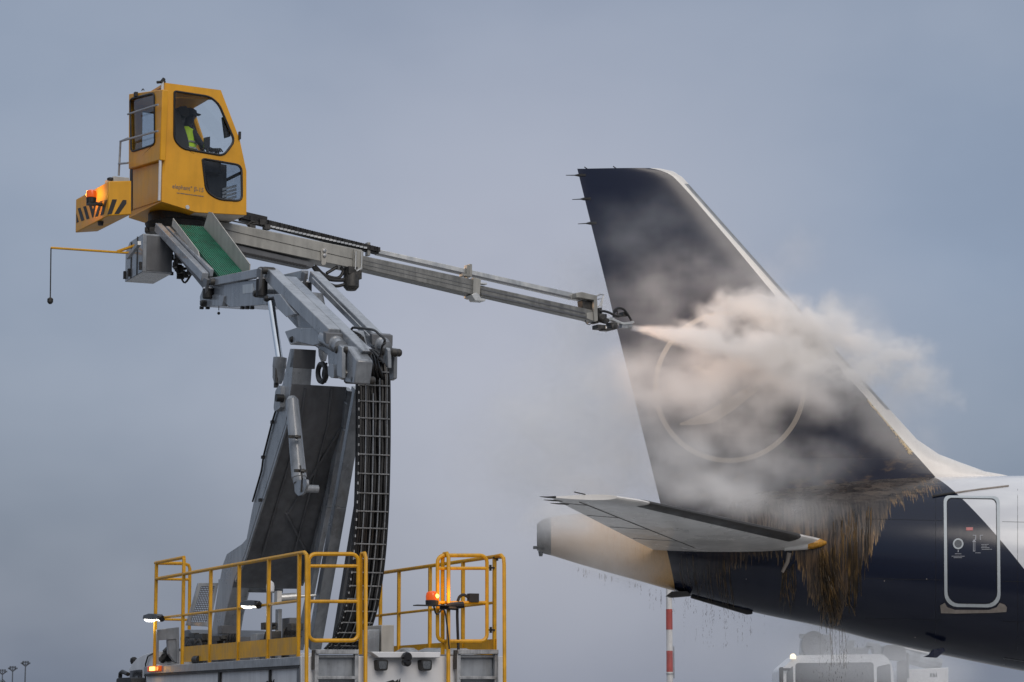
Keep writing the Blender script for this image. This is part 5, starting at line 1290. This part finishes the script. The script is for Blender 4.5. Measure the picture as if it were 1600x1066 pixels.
sp_ = [(1469, 946), (1476, 942), (1480, 949), (1492, 953), (1545, 953), (1557, 949), (1562, 942), (1570, 945), (1573, 949), (1572, 956), (1548, 957.5), (1492, 958.5), (1470, 958)]
b = MB(); b.prism([FS(x, y, .002) for x, y in sp_], V((0, -.02, -.004))); b.build('sill_plate', M['scuff'], plane)
wo = [(1497 + 8.2 * math.cos(2 * math.pi * i / 24), 850 + 8.4 * math.sin(2 * math.pi * i / 24)) for i in range(24)]; wi = [(1497 + 6 * math.cos(2 * math.pi * i / 24), 850 + 6.2 * math.sin(2 * math.pi * i / 24)) for i in range(24)]
dw = surf_ring(wo, wi, M['doorgrey'], 'door_window', door, .014); surf_patch(wi, M['lens'], 'pane', dw, .004)
surf_patch([(1509.5, 824), (1520, 824), (1520, 828.8), (1509.5, 828.8)], M['red'], 'red_placard', door)
b = MB()
def stencil(x0, y0, x1, y1): b.prism([FS(x, y, .001) for x, y in ((x0, y0), (x1, y0), (x1, y1), (x0, y1))], V((0, -.006, 0)))
stencil(1520, 836, 1525, 837.3); stencil(1523.6, 837.3, 1525, 844); stencil(1531, 836, 1536, 837.3); stencil(1531, 837.3, 1532.3, 844)
stencil(1520.4, 846, 1521.2, 861.5); stencil(1522.8, 846, 1523.6, 861.5); stencil(1520.4, 860.8, 1523.6, 861.8)
b.prism([FS(x, y, .001) for x, y in ((1519, 847), (1522, 842.5), (1525, 847))], V((0, -.006, 0)))
b.build('arrow_marking', M['textgrey'], door)
b = MB()
for (x0, x1, y) in ((1533, 1545, 850.5), (1533.5, 1542, 853), (1533, 1546, 855.5), (1534, 1550, 858), (1524, 1532, 863.5), (1492, 1502, 865), (1487, 1507, 868.8), (1490, 1503, 871)):
    x = x0
    while x < x1:
        w_ = random.uniform(.7, 1.9); stencil(x, y, min(x + w_, x1), y + 1.0); x += w_ + .35
stencil(1496.5, 859, 1497.8, 863)
b.build('stencil_marking', M['textgrey'], door)
b = MB()
for pts in ([(1568, 1028), (1600, 1033), (1640, 1041), (1640, 1042), (1600, 1034), (1568.5, 1029)], [(1568, 1028), (1569.4, 1028.3), (1570, 1039), (1568.6, 1038.7)]):
    b.prism([FS(x, y, .001) for x, y in pts], V((0, -.006, 0)))
b.build('belly_hatch_outline', M['darkgrey'], plane)
b = MB()
for px in (1462, 1590):
    yy = [764 + 14 * i for i in range(20)]; b.tube([FS(px, y, .0005) for y in yy if y < 1030], .003, 4)
for py in (812, 905, 968): b.tube([FS(x, py + (x - 1400) * .02, .0015) for x in range(1352, 1640, 12) if not (1474 < x < 1563)] [:11], .0028, 4); b.tube([FS(x, py + (x - 1400) * .02, .0015) for x in range(1566, 1660, 10)], .0028, 4)
b.build('panel_joint', M['black'], plane)
b = MB()
for x, y in ((1382, 908), (1236, 905), (1166, 905), (1448, 905), (1430, 996)): b.lathe(FS(x, y, -.004), V((0, -1, 0)), [(0, .011), (.006, .008)], 8)
b.build('fastener', M['scuff'], plane)

# ================================================================== running fluid: runs on the skin, falling threads and drops
M['run'] = mat('running_deicing_fluid', (.2, .12, .04), .3, vary=0, build=lambda k, o, c, p: k.mix(k.ss(k.noise(k.vm('MULTIPLY', o, (9, 9, .5)), 1.0, 3), .40, .62), (.035, .026, .016, 1), k.mix(k.ss(k.noise(o, 2.5, 2), .4, .65), (.095, .06, .026, 1), (.19, .115, .042, 1))))
b = MB()
def run(px, y0, y1, r0, amp=2.0, outw=.02, n=12):
    pts_ = []; ph = random.uniform(0, 6)
    for i in range(n + 1):
        t_ = i / n; x = px + amp * math.sin(ph + 3 * t_) * t_ + random.uniform(-.4, .4); pts_.append(FS(x, y0 + (y1 - y0) * t_, outw))
    b.tube(pts_, [r0 * (1 - .6 * i / n) for i in range(n + 1)], 4)
for i in range(40):                        # main stream below the tailplane root
    x = random.gauss(1287, 7); t_ = random.random(); y0 = 856 + random.uniform(0, 25); x0 = x
    pts_ = []; y1 = random.uniform(940, 985); dr = random.gauss(16, 7)
    for k_ in range(11):
        s_ = k_ / 10; yy = y0 + (y1 - y0) * s_; pts_.append(FS(x0 + dr * s_ ** 1.4 + random.uniform(-1.2, 1.2), min(yy, 985 + (x0 - 1287) * .25), random.uniform(.01, .16) * (1 - .5 * s_)))
    b.tube(pts_, random.uniform(.003, .007), 4)
for i in range(46):                         # runs further forward
    x = random.uniform(1300, 1362); y0 = 840 + random.uniform(-25, 40) - (x - 1300) * .7; run(x, y0, y0 + random.uniform(25, 85), random.uniform(.004, .008), 1.0, .01, 8)
for i in range(26):
    x = random.uniform(1325, 1345); run(x, random.uniform(845, 900), random.uniform(905, 960), random.uniform(.006, .012), .8, .01, 8)
for i in range(18):                         # curved runs behind, under the tailplane
    x = random.uniform(1060, 1142); y1 = 905 + (x - 1060) * .32 + random.uniform(10, 28); pts_ = []; y0 = 866 + random.uniform(0, 30)
    for k_ in range(9): s_ = k_ / 8; pts_.append(FS(x + 8 * s_ * s_, y0 + (y1 - y0) * s_, .01))
    b.tube(pts_, random.uniform(.002, .004), 4)
for i in range(0):                          # on the white tail cone
    x = random.uniform(900, 1045); yb = 868 + (x - 861) * .29; y0 = yb - random.uniform(15, 50); pts_ = []
    for k_ in range(9): s_ = k_ / 8; pts_.append(FS(x + 9 * s_ * s_, y0 + (yb - 3 - y0) * s_, .006))
    b.tube(pts_, random.uniform(.0015, .003), 4)
for x0 in (1225, 1238):
    for i in range(8): run(x0 + random.gauss(0, 3), random.uniform(868, 900), random.uniform(925, 960), random.uniform(.004, .008), 5, .02, 9)
fl = b.build('fluid_runs', M['run']); tag(fl, 'amber de-icing fluid running in threads down the navy tail side', 'fluid', kind='stuff')
M['drop'] = mat('falling_fluid', (.22, .17, .12), .3, vary=.3, nscale=9); M['drop'].node_tree.nodes['Principled BSDF'].inputs['Alpha'].default_value = .42
b = MB()
def drops(px, y0, y1, Y, n, r0):
    for i in range(n):
        yy = random.uniform(y0, y1); P = AP(px + random.uniform(-.8, .8), yy, Y); r0_ = r0 * random.uniform(.35, .75); L_ = random.uniform(.012, .06); b.tube([P, P - up * L_ * .6, P - up * L_], [r0_ * .4, r0_, r0_ * .5], 4)
for i in range(55):
    px = random.uniform(900, 1180); yb = 873 + (px - 861) * .285; Y = random.uniform(46.2, 47.4); drops(px, yb, yb + random.uniform(8, 34) * (1 if px > 1000 else .5), Y, random.randint(3, 8), .005)
for i in range(26):
    px = random.gauss(1120, 28); drops(px, 930, 1010, random.uniform(46, 47), random.randint(4, 10), .0045)
for i in range(13):                         # strands leaving the belly under the main stream
    px = random.gauss(1308, 14); y0 = 980 + (px - 1285) * .26; P = AP(px, y0 - 6, 46.4); pts_ = [P]
    for k_ in range(7): P = P + V((random.uniform(-.02, .02), 0, -random.uniform(.06, .14))); pts_.append(P)
    b.tube(pts_, random.uniform(.0015, .004), 4)
for i in range(45): drops(random.gauss(1306, 16), 985, 1063, random.uniform(46, 46.8), random.randint(2, 5), .006)
fd = b.build('falling_fluid', M['drop']); tag(fd, 'thin threads and drops of fluid falling below the aircraft belly', 'fluid', kind='stuff')

# ================================================================== BACKGROUND
# second truck behind the tail
BY = 60.0
def BP(px, py, Y=BY): return on_y(px, py, Y)
bt = thing('service_truck', V((BP(1300, 1066).x, BY + 3, 0)), 'white truck half hidden in spray mist behind the airliner, facing the camera', 'truck')
yv = V((0, 1, 0))
b = MB(); b.prism([BP(x, y) for x, y in roundpoly([(1221, 1260), (1220, 1046), (1232, 1036), (1245, 1024), (1380, 1022), (1392, 1034), (1396, 1050), (1408, 1260)], 6)], yv * 2.0); bc_ = b.build('driver_cab', M['white'], bt, bevel=.04)
b = MB(); b.prism([BP(x, y, BY - .012) for x, y in roundpoly([(1243, 1110), (1243, 1036), (1365, 1035), (1367, 1110)], 5)], yv * .03); b.build('windscreen', M['blackgloss'], bc_)
b = MB(); b.prism([BP(x, y, BY - .012) for x, y in roundpoly([(1371, 1110), (1370, 1042), (1391, 1037), (1394, 1110)], 4)], yv * .03); b.build('side_window', M['blackgloss'], bc_)
b = MB(); b.prism([BP(x, y, BY - .012) for x, y in roundpoly([(1229, 1110), (1229, 1050), (1239, 1040), (1241, 1110)], 3)], yv * .03); b.build('side_window', M['lens'], bc_)
b = MB(); b.prism([BP(x, y, BY - .3) for x, y in roundpoly([(1218, 1043), (1224, 1042), (1224, 1080), (1219, 1080)], 2)], yv * .15); b.tube([BP(1222, 1046, BY - .2), BP(1234, 1046, BY)], .03, 6); b.build('mirror', M['black'], bc_)
b = MB(); P = BP(1239, 1027, BY - .05); b.lathe(P - up * .04, up, [(0, .07), (.08, .07), (.12, .03)], 12); b.build('marker_lamp', M['warmlamp'], bc_)
b = MB()
for x in (1283, 1322, 1368): b = MB(); b.cbox(BP(x, 1023, BY + .2), V((.12, 0, 0)), yv * .1, up * .06); b.build('roof_lamp', M['darkgrey'], bc_)
b = MB(); P = BP(1272, 1008, BY + 2.2); rg = [P + V((.30 * math.cos(2 * math.pi * i / 24), 0, .34 * math.sin(2 * math.pi * i / 24))) for i in range(24)]; b.prism(rg, yv * .3); b.build('boom_drum', M['darkgrey'], bt, bevel=.02)
b = MB(); b.prism([BP(x, y, BY + 2.6) for x, y in roundpoly([(1252, 1024), (1254, 995), (1268, 990), (1300, 992), (1300, 1024)], 6)], yv * .6); b.cbox(BP(1256, 994, BY + 2.4), V((.22, 0, 0)), yv * .2, up * .1); b.build('boom_cradle', M['grey'], bt, bevel=.02)
b = MB(); b.prism([BP(x, y, BY + 2.4) for x, y in ((1320, 1024), (1326, 1000), (1336, 1000), (1334, 1012), (1352, 1012), (1356, 1003), (1376, 1006), (1378, 1024), (1366, 1024), (1364, 1014), (1358, 1014), (1356, 1024))], yv * .4); b.build('boom_joint', M['grey'], bt, bevel=.02)
b = MB(); b.prism([BP(x, y, BY + 2.3) for x, y in roundpoly([(1378, 1030), (1382, 1008), (1410, 1008), (1416, 1016), (1414, 1032)], 5)], yv * .8); b.build('pump_housing', M['darkgrey'], bt, bevel=.03)
b = MB(); P, Q = BP(1395, 1020, BY + 3), BP(1470, 1040, BY + 3); b.tube([P, Q], .17, 10); b.tube([BP(1400, 1010, BY + 3), BP(1450, 1022, BY + 3)], .1, 8); b.build('boom_tube', M['grey'], bt)
b = MB(); b.prism([BP(x, y, BY + 2.1) for x, y in ((1404, 1034), (1417, 1032), (1416, 1300), (1404, 1300))], yv * .3); b.tube([BP(1418, 1020, BY + 2), BP(1419, 1060, BY + 2)], .03, 6); b.build('corner_post', M['machinery'], bt)
b = MB(); b.prism([BP(x, y, BY + 2.5) for x, y in ((1417, 1046), (1482, 1043), (1482, 1300), (1417, 1300))], yv * 4); tkb = b.build('tank_body', M['dirtywhite'], bt, bevel=.02)
b = MB()
for pts in ([(1453, 1052), (1456, 1052), (1456, 1058), (1453, 1058)], [(1457.5, 1052), (1459.5, 1052), (1461.5, 1055), (1461.5, 1058), (1457.5, 1058)], [(1462.2, 1052), (1464, 1051.5), (1464, 1058), (1462.2, 1058)]): b.prism([BP(x, y, BY + 2.49) for x, y in pts], yv * .006)
b.build('emblem', M['black'], tkb)
for x in (-.95, .95):
    for yy in (1.2, 4.6):
        b = MB(); b.lathe(V((BP(1313, 1066).x + x - .15, BY + yy, .5)), V((1, 0, 0)), [(0, .3), (.02, .5), (.28, .5), (.3, .3)], 20); b.build('wheel', M['black'], bt)
# red and white pole
PY = 75.0
pts_ = [(918, 0), (952, 0), (984, 1), (1017, 0), (1050, 1), (1083, 0)]
pole = thing('striped_pole', V((on_y(1046, 1000, PY).x, PY, 0)), 'red and white banded pole standing far behind below the tail cone', 'pole')
X_ = on_y(1046, 1000, PY).x
def zof(py): return on_y(1046, py, PY).z
M['red2'] = mat('faded_red_band', (.36, .055, .045), .55, vary=.15, nscale=5); M['white2'] = mat('faded_white_band', (.56, .55, .54), .55, vary=.12, nscale=5)
b = MB(); b.lathe(V((X_, PY, 0)), up, [(0, .10), (zof(918), .088), (zof(916), .03)], 16); b.build('pole_shaft', M['white2'], pole)
for a, c in ((952, 984), (1017, 1050), (1083, 1116)):
    b = MB(); b.lathe(V((X_, PY, zof(c))), up, [(0, .096), (zof(a) - zof(c), .094)], 16); b.build('red_band', M['red2'], pole)
b = MB(); b.lathe(V((X_, PY, zof(1054))), up, [(0, .11), (.03, .11)], 16); b.tube([V((X_ + .12, PY, zof(1010))), V((X_ + .12, PY, zof(1060)))], .02, 5); b.build('clamp', M['steel'], pole)
# far light masts
M['far'] = mat('galvanised_mast', (.10, .115, .14), .8, vary=.05)
for i, (px, top_, Y, lb) in enumerate(((4, 1046, 640, 'distant apron light mast at the very left edge, lowest of the three'), (20, 1041, 600, 'distant apron light mast between two other masts'), (40, 1033, 560, 'distant apron light mast farthest right and tallest of the three'))):
    P = on_y(px, top_, Y); k_ = Y / F
    mst = thing('light_mast', V((P.x, Y, 0)), lb, 'light mast', 'light masts along the far apron')
    b = MB(); b.tube([V((P.x, Y, 0)), P - up * 4 * k_], [.22, .13], 8); b.build('mast_shaft', M['far'], mst)
    b = MB(); b.cbox(P - up * 3 * k_, V((9 * k_, 0, 0)), V((0, .6, 0)), up * 1.0 * k_); b.tube([P - up * 8 * k_ - V((.0, 0, 0)), P - up * 4 * k_ - V((5 * k_, 0, 0))], .18, 5); b.tube([P - up * 8 * k_, P - up * 4 * k_ + V((5 * k_, 0, 0))], .18, 5); b.build('head_frame', M['far'], mst)
    for s_ in (-6, -3.6, 0, 3.6, 6):
        b = MB(); b.cbox(P + V((s_ * k_, 0, (-3.4 if abs(s_) > 5 else -1.2) * k_)), V((2.0 * k_, 0, 0)), V((0, .8, 0)), up * 2.4 * k_); b.build('floodlight', M['far'], mst)
# a rounded dark tree top beside the masts
def leafy(name, base, hh, rr, lab, n):
    tr = thing(name, base, lab, 'tree'); b = MB(); b.tube([base, base + up * hh * .55], [rr * .1, rr * .05], 7)
    for i in range(5):
        a = i * 1.26; b.tube([base + up * hh * .4, base + up * hh * .65 + V((math.cos(a) * rr * .5, math.sin(a) * rr * .5, 0))], [rr * .04, rr * .015], 5)
    b.build('trunk', M['machinery'], tr); b = MB(); rnd = random.Random(3)
    for i in range(n):
        u_ = V((rnd.gauss(0, 1), rnd.gauss(0, 1), rnd.gauss(0, 1))).normalized() * (rnd.random() ** .4); P = base + up * hh * .68 + V((u_.x * rr, u_.y * rr, u_.z * hh * .34)); s_ = rr * rnd.uniform(.06, .13)
        a = V((rnd.gauss(0, 1), rnd.gauss(0, 1), rnd.gauss(0, 1))).normalized(); e = a.orthogonal().normalized() * s_; f = a.cross(e).normalized() * s_; k_ = len(b.v); b.v += [P - e, P + f, P + e, P - f]; b.face((k_, k_ + 1, k_ + 2, k_ + 3))
    b.build('crown', M['leaf'], tr, fix=False)
M['leaf'] = mat('far_foliage', (.055, .065, .06), .8, vary=.3, nscale=.4)
TY = 520.0; Pt = on_y(2, 1061, TY); leafy('tree', V((Pt.x, TY, 0)), Pt.z, 1.3, 'dark rounded tree top at the lower left edge beneath the masts', 700)
# ================================================================== SPRAY AND STEAM (density grids with soft, torn edges)
def vol_mat(name, col, dens, aniso=.1):
    m = bpy.data.materials.new(name); m.use_nodes = True; k = NT(m.node_tree); k.n.clear()
    o = k.add('ShaderNodeOutputMaterial'); v_ = k.add('ShaderNodeVolumePrincipled'); v_.inputs['Color'].default_value = tuple(col) + (1,)
    v_.inputs['Density'].default_value = dens; v_.inputs['Anisotropy'].default_value = aniso
    v_.inputs['Density Attribute'].default_value = 'density'; k.l.new(v_.outputs[0], o.inputs['Volume']); return m
def cloud(name, lo, hi, vox, field, material, label, cat):
    ng = bpy.data.node_groups.new(name + '_field', 'GeometryNodeTree')
    ng.interface.new_socket('Geometry', in_out='INPUT', socket_type='NodeSocketGeometry'); ng.interface.new_socket('Geometry', in_out='OUTPUT', socket_type='NodeSocketGeometry')
    k = NT(ng); go = k.add('NodeGroupOutput'); vc = k.add('GeometryNodeVolumeCube')
    vc.inputs['Min'].default_value = lo; vc.inputs['Max'].default_value = hi
    for ax_, i in (('X', 0), ('Y', 1), ('Z', 2)): vc.inputs['Resolution ' + ax_].default_value = max(8, int((hi[i] - lo[i]) / vox))
    pos = k.add('GeometryNodeInputPosition').outputs[0]
    k.l.new(field(k, pos), vc.inputs['Density'])
    sm = k.add('GeometryNodeSetMaterial'); k.l.new(vc.outputs[0], sm.inputs[0]); sm.inputs['Material'].default_value = material; k.l.new(sm.outputs[0], go.inputs[0])
    me = bpy.data.meshes.new(name); o = bpy.data.objects.new(name, me); COL.objects.link(o); me.materials.append(material)
    md = o.modifiers.new('field', 'NODES'); md.node_group = ng
    return tag(o, label, cat, kind='stuff')
def warp(k, p, sc_, amp, det=4, off=(0, 0, 0)):
    n = k.noise(k.vm('ADD', p, off), sc_, det, .6, col=True); return k.vm('ADD', p, k.vm('SCALE', k.vm('SUBTRACT', n, (.5, .5, .5)), scale=amp))
def blob(k, p, px, py, Y, rx, ry, rz, amp, soft=0.0):
    c = on_y(px, py, Y); s_ = Y / F
    q_ = k.vm('DIVIDE', k.vm('SUBTRACT', p, tuple(c)), (rx * s_, ry, rz * s_)); L_ = k.vm('LENGTH', q_, out=1)
    return k.ss(L_, 1.0, soft, 0.0, amp)
def cone(k, p, P0, P1, r0, r1, a0, a1):
    ax_ = P1 - P0; L_ = ax_.length; u_ = ax_.normalized(); rel = k.vm('SUBTRACT', p, tuple(P0)); t_ = k.vm('DOT_PRODUCT', rel, tuple(u_), out=1)
    tn = k.m('DIVIDE', t_, L_); tc_ = k.m('MAXIMUM', k.m('MINIMUM', tn, 1.0), 0.0)
    dv = k.vm('LENGTH', k.vm('SUBTRACT', rel, k.vm('SCALE', tuple(u_), scale=k.m('MULTIPLY', tc_, L_))), out=1)
    rr_ = k.m('ADD', r0, k.m('MULTIPLY', tc_, r1 - r0)); am = k.m('ADD', a0, k.m('MULTIPLY', tc_, a1 - a0))
    return k.m('MULTIPLY', k.ss(k.m('DIVIDE', dv, rr_), 1.0, .25), am)
def addall(k, L_):
    a = L_[0]
    for x in L_[1:]: a = k.m('ADD', a, x)
    return a
J1 = on_y(1110, 535, 44.9); J2 = on_y(1270, 560, 46.35)
def plume_field(k, p):
    pj = warp(k, p, 5.0, .10)
    pw = warp(k, warp(k, p, .9, 1.0), 3.2, .42, 4)
    jet = k.m('ADD', cone(k, pj, NOZ, J1, .03, .31, 6.0, 2.6), cone(k, pw, J1, J2, .31, .46, 2.6, 2.2))
    bl = [blob(k, pw, *a) for a in (
        (1120, 500, 45.4, 50, .55, 42, 2.2), (1165, 490, 45.9, 70, .6, 58, 3.2), (1215, 498, 46.1, 82, .6, 66, 3.2), (1275, 515, 46.2, 90, .6, 62, 3.0), (1335, 545, 46.4, 90, .7, 50, 2.2), (1400, 560, 46.6, 75, .7, 36, 1.3),
        (1250, 575, 46.2, 85, .55, 42, 2.4), (1330, 590, 46.3, 75, .6, 36, 1.7), (1425, 595, 46.8, 75, .7, 34, .95), (1480, 622, 46.9, 60, .6, 24, .45), (1085, 515, 44.8, 42, .5, 30, 1.9), (1190, 565, 46.2, 80, .5, 36, 1.5), (1300, 482, 46.6, 42, .6, 38, 1.1))]
    n = k.noise(k.vm('MULTIPLY', warp(k, p, 2.0, .3), (.6, 1, 1.35)), 2.4, 5, .65); n2 = k.noise(k.vm('MULTIPLY', p, (1, 1, 1.3)), 7.0, 3, .6)
    tex = k.ss(k.m('ADD', k.m('MULTIPLY', n, .72), k.m('MULTIPLY', n2, .28)), .40, .60, .14, 1.5)
    return k.m('ADD', k.m('MULTIPLY', addall(k, bl), tex), jet)
plume = cloud('spray_plume', tuple(AP(975, 640, 46.2) * V((1, 0, 1)) + V((0, 42.2, 0))), tuple(V((AP(1500, 400).x, 47.4, AP(1300, 415).z))), .042, plume_field,
              vol_mat('spray_droplets', (1.0, .99, .978), 2.2, .05), 'dense pale spray cloud blown from the nozzle against the fin', 'spray')
def steam_field(k, p):
    pw = warp(k, warp(k, p, .5, 1.5), 1.7, .55, 4, (5, 2, 9))
    bl = [blob(k, pw, *a) for a in (
        (1010, 360, 46.0, 130, .9, 75, .12), (1090, 430, 45.9, 150, .9, 80, .20), (1000, 470, 45.9, 110, .9, 90, .26), (1180, 440, 46.1, 70, .8, 45, .16),
        (1010, 600, 45.9, 90, .9, 110, .85), (1090, 600, 45.9, 120, .9, 95, 1.15), (1200, 600, 46.0, 115, .8, 60, 1.1), (1290, 610, 46.1, 90, .8, 65, .9), (1100, 690, 45.8, 130, .9, 80, .7), (1220, 720, 45.7, 150, .9, 70, .55), (1120, 770, 45.6, 130, 1.0, 60, .70), (1000, 690, 46.2, 60, .8, 90, .3),
        (1250, 790, 45.0, 110, .6, 45, .38), (1380, 660, 46.4, 60, .7, 60, .25), (1420, 630, 46.8, 90, .8, 50, .22), (1450, 690, 46.8, 60, .7, 35, .15), (1340, 500, 46.8, 70, .7, 60, .3), (1240, 400, 47, 60, .8, 60, .14),
        (866, 818, 45.7, 70, 1.0, 60, .85), (930, 745, 47.0, 130, 1.5, 80, .46), (890, 650, 47.8, 170, 1.8, 190, .36), (955, 640, 46.6, 90, 1.3, 150, .36), (930, 480, 48.0, 110, 1.6, 130, .20), (800, 720, 48.5, 120, 1.5, 130, .18), (1100, 600, 45.8, 110, .8, 60, .4), (960, 880, 46.2, 120, 1.0, 50, .16), (1000, 890, 45.8, 130, .8, 40, .12), (1060, 740, 45.9, 90, .9, 60, .5), (1180, 650, 45.8, 110, .7, 70, .5), (1310, 1000, 47.5, 110, 1.4, 40, .16))]
    n = k.noise(k.vm('MULTIPLY', p, (.8, 1, 1.15)), 1.6, 5, .62); tex = k.ss(n, .34, .66, .22, 1.35)
    return k.m('MULTIPLY', addall(k, bl), tex)
cloud('steam_cloud', tuple(V((AP(690, 0).x, 43.6, AP(800, 1066).z))), tuple(V((AP(1545, 0).x, 50.6, AP(800, 285).z))), .09, steam_field,
      vol_mat('steam', (.998, .992, .988), 2.35, .0), 'thin grey steam drifting over the navy fin and tail cone', 'steam')
def mist_field(k, p):
    pw = warp(k, p, .35, 1.6); n = k.noise(p, .7, 3, .6)
    return k.m('MULTIPLY', addall(k, [blob(k, pw, 1320, 1040, 55.5, 170, 3.2, 75, .34), blob(k, pw, 1440, 1050, 57, 120, 3.2, 60, .26), blob(k, pw, 1150, 1010, 57, 170, 4, 120, .05)]), k.ss(n, .3, .7, .7, 1.2))
cloud('ground_mist', tuple(V((AP(930, 0).x * 1.2, 51.5, .1))), tuple(V((AP(1600, 0).x * 1.3, 61, AP(1300, 880).z))), .2, mist_field, vol_mat('mist', (.99, .985, .985), 1.0, 0), 'pale mist hanging over the white truck behind the airliner', 'mist')
